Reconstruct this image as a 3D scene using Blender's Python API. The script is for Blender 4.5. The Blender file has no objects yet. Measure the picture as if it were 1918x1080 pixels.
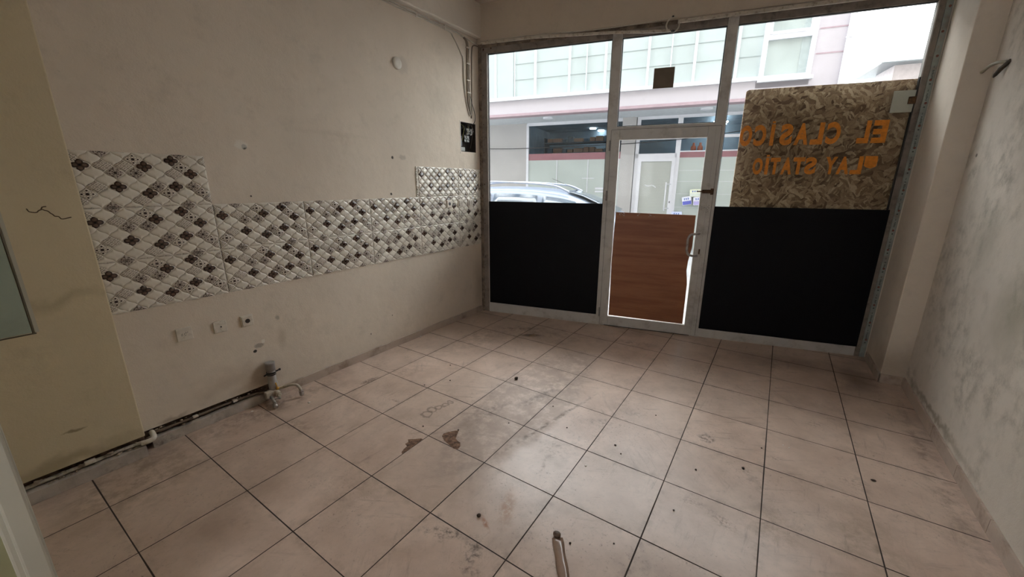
import bpy, bmesh, math, random
from mathutils import Vector, Matrix
random.seed(7)
PI = math.pi
SC = bpy.context.scene
COL = SC.collection

# ------------------------------------------------------------------ camera
YAW, PITCH, ROLL = -0.58828299, 0.2608886, 0.00325963
CAM = Vector((1.2106, -1.5311, 1.5634))
FPX = 738.165
def cam_axes():
    ca, sa, cb, sb = math.cos(YAW), math.sin(YAW), math.cos(PITCH), math.sin(PITCH)
    fwd = Vector((sa*cb, ca*cb, -sb)); right = Vector((ca, -sa, 0)); up = right.cross(fwd)
    cc, sc = math.cos(ROLL), math.sin(ROLL)
    return right*cc + up*sc, -right*sc + up*cc, fwd
_r, _u, _f = cam_axes()
cd = bpy.data.cameras.new('camera'); cam = bpy.data.objects.new('camera', cd); COL.objects.link(cam)
m = Matrix.Identity(4)
for i in range(3):
    m[i][0], m[i][1], m[i][2], m[i][3] = _r[i], _u[i], -_f[i], CAM[i]
cam.matrix_world = m
cd.sensor_width = 36.0; cd.lens = FPX/1918*36.0; cd.clip_start = 0.02; cd.clip_end = 200
SC.camera = cam

# ------------------------------------------------------------------ sky and exposure
w = bpy.data.worlds.new('sky'); SC.world = w; w.use_nodes = True
bg = w.node_tree.nodes['Background']
bg.inputs['Color'].default_value = (0.95, 0.975, 1.0, 1); bg.inputs['Strength'].default_value = 4.0
SC.view_settings.view_transform = 'Standard'; SC.view_settings.look = 'None'
SC.view_settings.exposure = 1.32; SC.view_settings.gamma = 1.0; SC.view_settings.use_curve_mapping = False

# ------------------------------------------------------------------ frames of reference
class Frame:
    def __init__(s, o, ux):
        s.o = Vector(o); s.ux = Vector(ux).normalized(); s.uy = Vector((-s.ux.y, s.ux.x, 0))
    def __call__(s, x, y, z): return s.o + s.ux*x + s.uy*y + Vector((0, 0, z))
ROOM = Frame((0, 0, 0), (1, 0, 0))
WIN = Frame((-1.755, 2.24, 0), (1, .235, 0))      # x along the shopfront, y outwards
FAC = Frame((0, 2.65, 0), (0.98076, 0.1952, 0))   # the street and the building opposite
XL, XP, XR = -1.76, -1.70, 2.235

# ------------------------------------------------------------------ mesh builder
class MB:
    def __init__(s): s.v = []; s.f = []; s.m = []; s.uv = []; s.sm = []
    def add(s, vs, fs, mi=0, uv=None, smooth=False):
        b = len(s.v); s.v += [Vector(v) for v in vs]
        s.uv += uv if uv else [(0, 0)]*len(vs)
        for f in fs: s.f.append([b+i for i in f]); s.m.append(mi); s.sm.append(smooth)
        return s
    def box(s, F, x0, x1, y0, y1, z0, z1, mi=0):
        vs = [F(x, y, z) for z in (z0, z1) for y in (y0, y1) for x in (x0, x1)]
        return s.add(vs, [(0,2,3,1),(4,5,7,6),(0,1,5,4),(2,6,7,3),(0,4,6,2),(1,3,7,5)], mi)
    def prism(s, pts, axis, mi=0):
        n = len(pts); a = [Vector(p) for p in pts]; b = [p+Vector(axis) for p in a]
        return s.add(a+b, [list(range(n))[::-1], list(range(n, 2*n))] + [(i, (i+1) % n, n+(i+1) % n, n+i) for i in range(n)], mi)
    def cyl(s, p0, p1, r0, r1=None, n=20, mi=0, caps=True):
        r1 = r0 if r1 is None else r1
        return s.rings([(p0, r0), (p1, r1)], n, mi, caps)
    def rings(s, pr, n=20, mi=0, caps=True):
        p = [Vector(a) for a, _ in pr]; d0 = (p[-1]-p[0]).normalized()
        ref = Vector((0, 0, 1)) if abs(d0.z) < .9 else Vector((1, 0, 0))
        a = d0.cross(ref).normalized(); vs = []; fs = []
        for k, (q, r) in enumerate(pr):
            t = (p[min(k+1, len(p)-1)]-p[max(k-1, 0)])
            t = t.normalized() if t.length > 1e-9 else d0
            a2 = (a - t*a.dot(t))
            a = a2.normalized() if a2.length > 1e-6 else a
            b = t.cross(a)
            for i in range(n):
                an = 2*PI*i/n; vs.append(p[k] + (a*math.cos(an)+b*math.sin(an))*r)
        for k in range(len(pr)-1):
            for i in range(n):
                fs.append((k*n+i, k*n+(i+1) % n, (k+1)*n+(i+1) % n, (k+1)*n+i))
        s.add(vs, fs, mi, smooth=True)
        if caps:
            b0 = len(s.v)-len(vs)
            s.f.append([b0+i for i in range(n)][::-1]); s.m.append(mi); s.sm.append(False)
            s.f.append([b0+(len(pr)-1)*n+i for i in range(n)]); s.m.append(mi); s.sm.append(False)
        return s
    def tube(s, pts, r, n=10, sub=6, mi=0):
        P = [Vector(p) for p in pts]; out = []
        for i in range(len(P)-1):
            a, b, c, d = P[max(i-1, 0)], P[i], P[i+1], P[min(i+2, len(P)-1)]
            for k in range(sub):
                t = k/sub
                out.append(.5*((2*b)+(c-a)*t+(2*a-5*b+4*c-d)*t*t+(3*b-a-3*c+d)*t**3))
        out.append(P[-1])
        return s.rings([(q, r) for q in out], n, mi)
    def ball(s, c, r, mi=0, n=14, sz=(1, 1, 1)):
        c = Vector(c); vs = []; fs = []; h = n//2
        for j in range(1, h):
            th = PI*j/h
            for i in range(n):
                ph = 2*PI*i/n; vs.append(c+Vector((r*sz[0]*math.sin(th)*math.cos(ph), r*sz[1]*math.sin(th)*math.sin(ph), r*sz[2]*math.cos(th))))
        t = len(vs); vs += [c+Vector((0, 0, r*sz[2])), c-Vector((0, 0, r*sz[2]))]
        for j in range(h-2):
            for i in range(n): fs.append((j*n+i, (j+1)*n+i, (j+1)*n+(i+1) % n, j*n+(i+1) % n))
        for i in range(n):
            fs.append((t, i, (i+1) % n)); fs.append((t+1, (h-2)*n+(i+1) % n, (h-2)*n+i))
        return s.add(vs, fs, mi, smooth=True)
    def build(s, name, mats, parent=None, bevel=0, subsurf=0, seg=2):
        mats = mats if isinstance(mats, (list, tuple)) else [mats]
        off = parent['_b'] if parent is not None and '_b' in parent.keys() else (0, 0, 0)
        off = Vector(off)
        if parent is None and s.v:
            lo = Vector([min(v[i] for v in s.v) for i in range(3)]); hi = Vector([max(v[i] for v in s.v) for i in range(3)])
            off = Vector(((lo.x+hi.x)/2, (lo.y+hi.y)/2, lo.z))
        me = bpy.data.meshes.new(name)
        me.from_pydata([v-off for v in s.v], [], s.f); 
        for mm in mats: me.materials.append(mm)
        me.polygons.foreach_set('material_index', s.m); me.polygons.foreach_set('use_smooth', s.sm)
        ul = me.uv_layers.new(name='UVMap')
        vi = [0]*len(me.loops); me.loops.foreach_get('vertex_index', vi)
        ul.data.foreach_set('uv', [c for i in vi for c in s.uv[i]])
        me.validate(); me.update()
        bm = bmesh.new(); bm.from_mesh(me); bmesh.ops.recalc_face_normals(bm, faces=bm.faces); bm.to_mesh(me); bm.free()
        o = bpy.data.objects.new(name, me); COL.objects.link(o)
        if parent is not None:
            o.parent = parent; o['_b'] = tuple(off)
        else:
            o.location = off; o['_b'] = tuple(off)
        if subsurf:
            sm = o.modifiers.new('subsurf', 'SUBSURF'); sm.levels = sm.render_levels = subsurf
        if bevel:
            bv = o.modifiers.new('bevel', 'BEVEL'); bv.width = bevel; bv.segments = seg; bv.limit_method = 'ANGLE'; bv.angle_limit = .6
        return o
def struct(o, label=None):
    o['kind'] = 'structure'
    if label: o['label'] = label
    return o
def tag(o, label, cat, group=None, kind=None):
    o['label'] = label; o['category'] = cat
    if group: o['group'] = group
    if kind: o['kind'] = kind
    return o
def thing(name, loc, label=None, cat=None, group=None):
    o = bpy.data.objects.new(name, None); COL.objects.link(o); o.location = loc; o['_b'] = tuple(loc); o.empty_display_size = .05
    if label: tag(o, label, cat, group)
    return o

# ------------------------------------------------------------------ materials
class NT:
    def __init__(s, name):
        s.mat = bpy.data.materials.new(name); s.mat.use_nodes = True; s.t = s.mat.node_tree
        s.t.nodes.clear(); s.out = s.t.nodes.new('ShaderNodeOutputMaterial'); s._pos = None
    def n(s, typ, ins=None, **kw):
        nd = s.t.nodes.new('ShaderNode'+typ)
        for k, v in kw.items(): setattr(nd, k, v)
        for k, v in (ins or {}).items(): s.set(nd.inputs[k], v)
        return nd
    def set(s, sock, v):
        if isinstance(v, bpy.types.NodeSocket): s.t.links.new(v, sock)
        elif isinstance(v, tuple) and len(v) == 3 and sock.type == 'RGBA': sock.default_value = (*v, 1)
        else: sock.default_value = v
    def pos(s):
        if s._pos is None: s._pos = s.n('NewGeometry').outputs['Position']
        return s._pos
    def uv(s): return s.n('UVMap', uv_map='UVMap').outputs[0]
    def noise(s, scale, detail=4, rough=.55, vec=None, dist=0):
        return s.n('TexNoise', {'Vector': vec or s.pos(), 'Scale': scale, 'Detail': detail, 'Roughness': rough, 'Distortion': dist}).outputs['Fac']
    def noisec(s, scale, vec=None):
        return s.n('TexNoise', {'Vector': vec or s.pos(), 'Scale': scale, 'Detail': 3.0}).outputs['Color']
    def math(s, op, a, b=0.0, c=0.0, clamp=False):
        nd = s.t.nodes.new('ShaderNodeMath'); nd.operation = op; nd.use_clamp = clamp
        for i, v in enumerate((a, b, c)): s.set(nd.inputs[i], v)
        return nd.outputs[0]
    def vmath(s, op, a, b=(0, 0, 0), sc=None):
        nd = s.t.nodes.new('ShaderNodeVectorMath'); nd.operation = op
        s.set(nd.inputs[0], a)
        if op == 'SCALE': s.set(nd.inputs['Scale'], sc)
        elif op not in ('LENGTH', 'ABSOLUTE'): s.set(nd.inputs[1], b)
        return nd.outputs['Value'] if op in ('LENGTH', 'DOT_PRODUCT', 'DISTANCE') else nd.outputs[0]
    def mix(s, fac, a, b, typ='MIX'):
        nd = s.t.nodes.new('ShaderNodeMix'); nd.data_type = 'RGBA'; nd.blend_type = typ
        s.set(nd.inputs[0], fac); s.set(nd.inputs[6], a); s.set(nd.inputs[7], b); return nd.outputs[2]
    def mrange(s, v, a, b, c=0.0, d=1.0, smooth=True):
        nd = s.n('MapRange', {'Value': v, 'From Min': a, 'From Max': b, 'To Min': c, 'To Max': d})
        nd.interpolation_type = 'SMOOTHSTEP' if smooth else 'LINEAR'; nd.clamp = True; return nd.outputs[0]
    def sep(s, v):
        nd = s.n('SeparateXYZ', {0: v}); return nd.outputs
    def comb(s, x, y, z):
        return s.n('CombineXYZ', {0: x, 1: y, 2: z}).outputs[0]
    def bump(s, h, strength=.3, dist=.005):
        return s.n('Bump', {'Height': h, 'Strength': strength, 'Distance': dist}).outputs[0]
    def bsdf(s, col, rough=.5, metal=0.0, normal=None, spec=.5, **kw):
        ins = {'Base Color': col, 'Roughness': rough, 'Metallic': metal, 'Specular IOR Level': spec}; ins.update(kw)
        if normal is not None: ins['Normal'] = normal
        return s.n('BsdfPrincipled', ins).outputs[0]
    def done(s, sh): s.t.links.new(sh, s.out.inputs['Surface']); return s.mat
    def spot(s, c, r, ang=0.0, soft=.5, amp=.3, nscale=25., breakup=0.0):
        """mask of one irregular stain: centre c, radii r (3), turned by ang about z"""
        nz = s.vmath('SCALE', s.vmath('SUBTRACT', s.noisec(nscale), (.5, .5, .5)), sc=min(amp*2*min(r[0], r[1]), 1.5/nscale))
        p = s.vmath('ADD', s.pos(), nz)
        mp = s.n('Mapping', {'Vector': p, 'Location': tuple(c), 'Rotation': (0, 0, ang), 'Scale': tuple(r)}, vector_type='TEXTURE').outputs[0]
        d = s.vmath('LENGTH', mp)
        f = s.mrange(d, 1.0, 1.0-soft)
        if breakup: f = s.math('MULTIPLY', f, s.mrange(s.noise(nscale*1.6, 5, .7), .5-.12+breakup*.1, .5+.12+breakup*.1))
        return f

def simple(name, col, rough=.5, metal=0.0, var=.08, scale=12., bump=0.0, bscale=60., spec=.5, dirt=None, dscale=5.):
    t = NT(name); f = t.noise(scale, 4)
    c = t.mix(t.mrange(f, .3, .7), tuple(x*(1-var) for x in col), tuple(min(1, x*(1+var)) for x in col))
    if dirt: c = t.mix(t.mrange(t.noise(dscale, 6, .65), .48, .72, 0, dirt[1]), c, dirt[0])
    nrm = t.bump(t.noise(bscale, 4), bump, .004) if bump else None
    return t.done(t.bsdf(c, rough, metal, nrm, spec))
def emis(name, col, st):
    t = NT(name); return t.done(t.n('Emission', {'Color': col, 'Strength': st}).outputs[0])

def wall_mat(name, base, stains=(), mould=0.0, mcol=(.25, .225, .18), warm=None):
    t = NT(name)
    c = t.mix(t.mrange(t.noise(1.1, 5, .6), .3, .7), tuple(x*.90 for x in base), base)
    c = t.mix(t.mrange(t.noise(7, 6, .7), .52, .78, 0, .30), c, tuple(x*.62 for x in base))
    if mould:
        mm = t.math('MULTIPLY', t.mrange(t.noise(2.2, 4, .6), .35, .65), t.mrange(t.noise(9, 7, .68), .38, .78))
        c = t.mix(t.math('MULTIPLY', mm, mould), c, mcol)
    c = t.mix(t.mrange(t.noise(60, 3, .6), .68, .78, 0, .35), c, tuple(x*.5 for x in base))
    h = t.math('ADD', t.math('MULTIPLY', t.noise(5, 4), 1.0), t.math('MULTIPLY', t.noise(120, 3), .12))
    for (cc, r, col, st, soft, amp, ns) in stains:
        f = t.spot(cc, r, 0, soft, amp, ns); c = t.mix(t.math('MULTIPLY', f, st), c, col)
    return t.done(t.bsdf(c, .85, 0, t.bump(h, .5, .012), .25))

BR = (.06, .04, .025); DK = (.02, .015, .012); PL = (.80, .76, .68)
def wst(y, z, ry, rz, col, st, soft=.5, amp=.4, ns=30.): return ((XL, y, z), (.5, ry, rz), col, st, soft, amp, ns)
CREAM = (.745, .645, .535)
M_WALL_L = wall_mat('cream_plaster', CREAM, [
    wst(-.238, 1.787, .018, .022, DK, .95, .4), wst(-.255, 1.80, .045, .035, PL, .6, .4), wst(.974, 1.783, .016, .018, DK, .9),
    wst(1.09, 1.79, .05, .03, BR, .25), wst(.932, 1.465, .016, .013, DK, .95), wst(-.245, 1.474, .008, .008, DK, .9),
    wst(-.382, .40, .015, .013, DK, .95, .3), wst(-.35, .432, .04, .02, BR, .45), wst(-.32, .455, .016, .02, PL, .8, .4),
    wst(-.20, .60, .02, .025, BR, .4, .8), wst(-.19, .44, .05, .12, (.30, .22, .14), .35, 1.0), wst(-.55, .25, .35, .14, (.34, .24, .16), .35, 1.0, .5, 4.),
    wst(-.40, .14, .30, .12, (.30, .21, .13), .45, 1.0, .5, 6.), wst(.58, .216, .008, .01, DK, .7), wst(.837, .326, .007, .008, DK, .7),
    wst(-.9, .13, .10, .03, (.25, .17, .11), .5, .8, .5, 12.), wst(1.6, 2.35, .3, .2, (.4, .37, .31), .25, 1., .5, 5.),
    wst(1.15, 2.57, .09, .09, (.42, .38, .33), .30, .5, .3, 18.), wst(2.2, .35, .18, .5, (.26, .20, .13), .45, 1., .4, 5.),  # last one paints the black board's shade into the shopfront corner
    wst(.40, 1.93, .5, .03, (.40, .33, .25), .15, 1.)], mould=.12)
M_WALL_P = wall_mat('yellowish_plaster', (.68, .58, .40), [  # yellowish base tone with a few darker marks
    ((XP, -1.30, .30), (.5, .06, .012), (.2, .15, .08), .7, .8, .4, 20.), ((XP, -1.2, 1.0), (.5, .30, .06), (.34, .28, .17), .5, 1., .5, 6.),
    ((XP, -1.35, .14), (.5, .5, .08), (.25, .19, .10), .5, 1., .5, 8.)], mould=.15)
M_WALL_R = wall_mat('mouldy_plaster', (.68, .61, .53), [
    ((XR, 1.9, 1.25), (.5, .25, .30), (.30, .28, .22), .45, 1., .6, 8.), ((XR, 1.35, .95), (.5, .30, .35), (.26, .24, .17), .55, 1., .6, 8.),
    ((XR, 2.44, 1.75), (.5, .02, .015), DK, .7, .5, .3, 30.), ((XR, 1.9, .12), (.5, 1.0, .04), (.22, .18, .12), .7, 1., .5, 14.)], mould=.9)
M_PILA = wall_mat('pilaster_plaster', (.72, .63, .53), [((2.09, 2.58, .15), (.5, .5, .25), (.30, .22, .14), .5, 1., .5, 8.)], mould=.12)
M_CEIL = wall_mat('ceiling_plaster', (.74, .66, .57), mould=.1)
M_BEAM = wall_mat('beam_plaster', (.58, .49, .39), mould=.15)
M_DIRT = simple('dark_dirty_mortar', (.09, .055, .035), .95, var=.5, scale=30, bump=.8, bscale=40, dirt=((.30, .22, .16), .5), dscale=18)
M_FOAM = simple('dirty_mounting_foam', (.20, .155, .115), .9, var=.35, scale=14, bump=.7, dirt=((.05, .03, .02), .85), dscale=22)
M_ALU = simple('white_aluminium', (.50, .475, .44), .42, 0, .05, 6, dirt=((.22, .16, .11), .45), dscale=7)
M_ALUD = simple('grey_aluminium', (.27, .25, .235), .45, 0, .06, 6, dirt=((.14, .10, .07), .5), dscale=7)
M_PROFD = simple('dirty_brown_profile', (.22, .185, .155), .6, var=.15, scale=10, bump=.2, dirt=((.07, .05, .035), .7), dscale=12)
M_BEAD = simple('dark_gasket', (.03, .028, .026), .6)
M_WHT = simple('white_plastic', (.68, .61, .52), .4, var=.04, dirt=((.32, .25, .17), .4), dscale=40)
M_WHT2 = simple('grimy_white_plastic', (.50, .44, .36), .45, var=.12, dirt=((.16, .11, .07), .8), dscale=30)
M_GREYPIPE = simple('grey_pvc', (.36, .33, .31), .4, var=.1, dirt=((.25, .12, .07), .6), dscale=26)
M_CHR = simple('dull_chrome', (.42, .40, .38), .35, .85, .15, 20)
M_BRASS = simple('brass', (.62, .38, .10), .35, .9)
M_BLK = simple('black_plastic', (.012, .012, .013), .4)
M_RUST = simple('rusty_iron', (.09, .045, .02), .7, .3, .5, 30, dirt=((.25, .14, .06), .5), dscale=60)
M_STRIP = simple('grey_white_skirting', (.46, .40, .345), .6, var=.15, scale=9, bump=.3, dirt=((.08, .055, .035), .9), dscale=7)
M_SKIRT = simple('beige_skirting_tile', (.48, .385, .315), .4, var=.08, scale=5, dirt=((.20, .13, .09), .7), dscale=6)
M_CABLE = simple('white_cable', (.55, .50, .42), .5, dirt=((.25, .19, .13), .5), dscale=25)
M_CABLEB = simple('brown_cable', (.22, .17, .12), .5)
M_CABLEK = simple('black_cable', (.02, .02, .02), .5)
M_WOODB = None

def mat_floor():
    t = NT('beige_floor_tiles'); P = t.pos(); x, y, z = t.sep(P)
    TW, TD = .45, .43299
    gx = t.math('DIVIDE', x, TW); gy = t.math('DIVIDE', y, TD)
    def line(g, T, wd):
        fr = t.math('ABSOLUTE', t.math('SUBTRACT', t.math('FRACT', t.math('ADD', g, .5)), .5))
        return t.mrange(t.math('MULTIPLY', fr, T), wd*.6, wd*1.15, 1, 0)
    lw = t.mrange(t.noise(1.7, 2), .3, .7, .0022, .0034)
    fx = t.math('ABSOLUTE', t.math('SUBTRACT', t.math('FRACT', t.math('ADD', gx, .5)), .5))
    fy = t.math('ABSOLUTE', t.math('SUBTRACT', t.math('FRACT', t.math('ADD', gy, .5)), .5))
    dmin = t.math('MINIMUM', t.math('MULTIPLY', fx, TW), t.math('MULTIPLY', fy, TD))
    g = t.mrange(t.math('SUBTRACT', dmin, lw), -.0008, .0008, 1, 0)
    # each tile its own tone
    cell = t.comb(t.math('ROUND', t.math('ADD', gx, .5)), t.math('ROUND', t.math('ADD', gy, .5)), 0.0)
    wn = t.n('TexWhiteNoise', {'Vector': cell}).outputs['Value']
    shift = t.vmath('ADD', P, t.vmath('SCALE', cell, sc=7.3))
    c = t.mix(t.mrange(t.noise(4, 5, .55, shift), .2, .8), (.52, .375, .295), (.70, .535, .44))
    c = t.mix(t.mrange(wn, 0, 1, 0, .22), c, (.50, .40, .325))
    c = t.mix(t.mrange(t.noise(30, 5, .7, shift), .45, .8, 0, .32), c, (.40, .31, .25))
    c = t.mix(t.mrange(t.noise(55, 6, .75, shift), .60, .72, 0, .45), c, (.24, .18, .14))
    # general dirt; the left wall, far end and bottom left get darker patches below
    dirt = t.mrange(t.noise(3.1, 5, .6), .42, .80)
    c = t.mix(t.math('MULTIPLY', dirt, .40), c, (.22, .15, .11))
    for ang, st_, k_ in ((.5, .5, 3.0), (-.9, .35, 11.0), (1.5, .45, 23.0)):
        q = t.n('Mapping', {'Vector': P, 'Rotation': (0, 0, ang), 'Scale': (.8, .12, 1.0), 'Location': (k_, 0, 0)}, vector_type='TEXTURE').outputs[0]
        sc_ = t.math('MULTIPLY', t.mrange(t.noise(3.0, 7, .72, q), .53, .75), t.mrange(t.noise(1.3, 3, .5, t.vmath('ADD', P, (k_, k_, 0))), .45, .65))
        c = t.mix(t.math('MULTIPLY', sc_, st_), c, (.12, .08, .06))
    fine = t.math('MULTIPLY', t.mrange(t.noise(48, 7, .78), .55, .70), t.mrange(t.noise(1.9, 4, .6, t.vmath('ADD', P, (4.0, 1.0, 0))), .45, .62))
    c = t.mix(t.math('MULTIPLY', fine, .85), c, (.13, .09, .07))
    speck = t.mrange(t.noise(120, 2, .5), .73, .77)
    speck2 = t.math('MULTIPLY', speck, t.mrange(t.noise(2.6, 3), .45, .6))
    c = t.mix(t.math('MULTIPLY', speck2, .85), c, (.045, .03, .022))
    edge = t.mrange(dmin, 0.0, .05, 1, 0)
    c = t.mix(t.math('MULTIPLY', t.math('MULTIPLY', edge, t.mrange(t.noise(14, 5, .7), .45, .65)), .35), c, (.20, .14, .10))
    S = [ # centre, radii, angle, colour, strength, soft, amp, nscale, breakup
      ((-.15, .75), (.34, 1.10), 0, (.27, .19, .145), .48, .22, .35, 5, -.6),
      ((-.05, 1.0), (.20, .45), -.2, (.17, .12, .09), .45, 1, .5, 12, .3),
      ((-.30, .15), (.22, .30), .3, (.22, .16, .12), .45, 1, .5, 12, .2),
      ((.13, .58), (.022, .66), -.22, (.12, .08, .055), .7, .8, .7, 16, -.2),
      ((-.10, .80), (.05, .30), -.25, (.11, .075, .055), .6, .9, .9, 16, .1),
      ((-.30, .45), (.10, .25), -.3, (.13, .09, .065), .55, .9, .9, 14, .2),
      ((-1.0, 1.95), (.35, .10), .5, (.13, .09, .065), .6, .9, .9, 12, .2),
      ((.15, 2.25), (.30, .08), .3, (.16, .11, .08), .5, .9, .9, 12, .2),
      ((-.65, 2.0), (.8, .35), .25, (.20, .145, .11), .45, 1, .5, 6, .1),
      ((-1.2, 1.5), (.35, .7), 0, (.22, .16, .12), .45, 1, .5, 7, .1),
      ((-.8, 1.85), (.16, .06), .6, (.08, .055, .04), .8, .8, .6, 30, .0),
      ((1.5, 2.6), (.6, .22), .23, (.15, .10, .075), .5, 1, .5, 6, 0),
      ((1.95, 2.5), (.22, .55), 0, (.10, .07, .05), .65, 1, .5, 6, 0),
      ((2.15, 1.4), (.09, 1.5), 0, (.17, .12, .09), .6, 1, .5, 8, .1),
      ((-1.63, -.4), (.20, .9), 0, (.17, .115, .08), .65, 1, .5, 8, .1),
      ((-1.5, -1.15), (.5, .5), 0, (.19, .14, .085), .6, 1, .5, 6, .1),
      ((-1.25, -.40), (.30, .10), .3, (.17, .10, .065), .45, 1, .5, 9, .1),
      ((.32, -.50), (.13, .06), -.9, (.055, .04, .03), .9, .8, .9, 17, .5),
      ((.10, -.50), (.13, .05), .5, (.055, .04, .03), .85, .8, .9, 17, .6),
      ((.17, -.46), (.09, .03), .1, (.055, .04, .03), .85, .8, .9, 30, .5),
      ((.30, -.20), (.05, .17), .45, (.36, .17, .08), .55, 1, .6, 20, -.5),
      ((.26, -.33), (.018, .08), 1.0, (.36, .13, .045), .8, 1, .5, 25, -.4),
      ((.40, .75), (.14, .06), .4, (.15, .12, .10), .6, 1, .8, 20, .5),
      ((.29, .33), (.15, .20), .3, (.20, .165, .14), .5, 1, .8, 16, .6),
      ((.30, .16), (.02, .14), .35, (.14, .11, .09), .55, 1, .8, 24, .4),
      ((.55, .98), (.13, .07), .2, (.22, .18, .15), .6, 1, .8, 20, .5),
      ((1.033, .971), (.06, .065), .3, (.08, .05, .035), .95, .6, .9, 24, .35),
      ((1.26, .775), (.05, .035), .3, (.12, .08, .055), .7, .9, .9, 50, .4),
      ((1.409, .994), (.06, .03), .3, (.12, .08, .055), .6, .9, .9, 50, .4),
      ((1.053, .356), (.09, .035), .1, (.12, .085, .06), .6, .9, .9, 40, .5),
      ((1.20, .31), (.12, .05), -.4, (.12, .085, .06), .6, .9, .9, 40, .5),
      ((-1.378, .254), (.035, .11), -.15, (.14, .09, .065), .75, .6, .4, 40, -.3),
      ((-.97, .16), (.09, .025), .2, (.19, .11, .08), .6, 1, .7, 24, .3),
      ((-1.25, .55), (.2, .2), .2, (.21, .15, .11), .4, 1, .7, 14, .3),
      ((-.55, -.02), (.05, .18), .5, (.22, .15, .11), .4, 1, .7, 24, .3),
      ((1.4, .45), (.2, .2), .5, (.24, .18, .125), .5, 1, .7, 8, .1),
      ((1.75, .55), (.25, .3), .5, (.26, .20, .125), .45, 1, .7, 8, .1),
      ((1.75, 1.0), (.10, .08), .5, (.14, .10, .07), .5, 1, .9, 40, .5),
      ((1.62, 1.55), (.12, .06), .5, (.14, .10, .07), .5, 1, .9, 40, .5),
      ((-.45, -.55), (.5, .25), .4, (.28, .20, .14), .3, 1, .7, 8, .1)]
    film = 0.0
    for k, (cc, r, ang, col, st, soft, amp, ns, bk) in enumerate(S):
        f = t.math('MULTIPLY', t.spot((*cc, 0), (*r, 1.0), ang, soft, amp, float(ns), bk), st)
        c = t.mix(f, c, col)
        film = t.math('MAXIMUM', film, f)
    # loop-shaped water mark
    for (cx, cy, r) in ((-.636, .17, .035), (-.645, .225, .03), (-.63, .28, .022), (-.615, .33, .02), (-.61, .38, .018)):
        d = t.vmath('DISTANCE', t.vmath('ADD', P, t.vmath('SCALE', t.vmath('SUBTRACT', t.noisec(18.), (.5, .5, .5)), sc=.05)), (cx, cy, 0))
        c = t.mix(t.mrange(t.math('ABSOLUTE', t.math('SUBTRACT', d, r)), .002, .011, .6, 0), c, (.14, .095, .065))
    sm = t.math('MULTIPLY', t.mrange(t.noise(9, 6, .7), .55, .74), t.mrange(t.noise(2.3, 3, .5, t.vmath('ADD', P, (9.0, 2.0, 0))), .48, .62))
    c = t.mix(t.math('MULTIPLY', sm, .4), c, (.13, .09, .068))
    c = t.mix(g, c, (.035, .020, .014))
    rough = t.math('ADD', 0.31, t.math('MULTIPLY', film, .38))
    rough = t.math('MAXIMUM', rough, t.math('MULTIPLY', g, .9))
    h = t.math('ADD', t.math('MULTIPLY', g, -1.0), t.math('MULTIPLY', t.noise(28, 4), .10))
    return t.done(t.bsdf(c, rough, 0, t.bump(h, .35, .002), .6))
M_FLOOR = mat_floor()

def mat_glass(name, dust=.35, tint=(.97, .985, .98)):
    t = NT(name)
    tr = t.n('BsdfTransparent', {'Color': tint}).outputs[0]
    gl = t.n('BsdfGlossy', {'Color': (1, 1, 1), 'Roughness': .02}).outputs[0]
    fr = t.n('LayerWeight', {'Blend': .12}).outputs['Fresnel']
    sh = t.n('MixShader', {0: t.math('MULTIPLY', fr, .9), 1: tr, 2: gl}).outputs[0]
    P = t.vmath('MULTIPLY', t.pos(), (1, 1, .55))
    sp = t.mrange(t.noise(75, 2, .5, P), .735, .78)
    sp = t.math('MULTIPLY', sp, t.mrange(t.noise(5, 3), .42, .6))
    haze = t.mrange(t.noise(3, 5, .7), .35, .8, .012, .05)
    f = t.math('MULTIPLY', t.math('ADD', t.math('MULTIPLY', sp, .6), haze), dust)
    df = t.n('BsdfTranslucent', {'Color': (.62, .60, .55)}).outputs[0]
    return t.done(t.n('MixShader', {0: f, 1: sh, 2: df}).outputs[0])
M_GLASS = mat_glass('dusty_glass')

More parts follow.
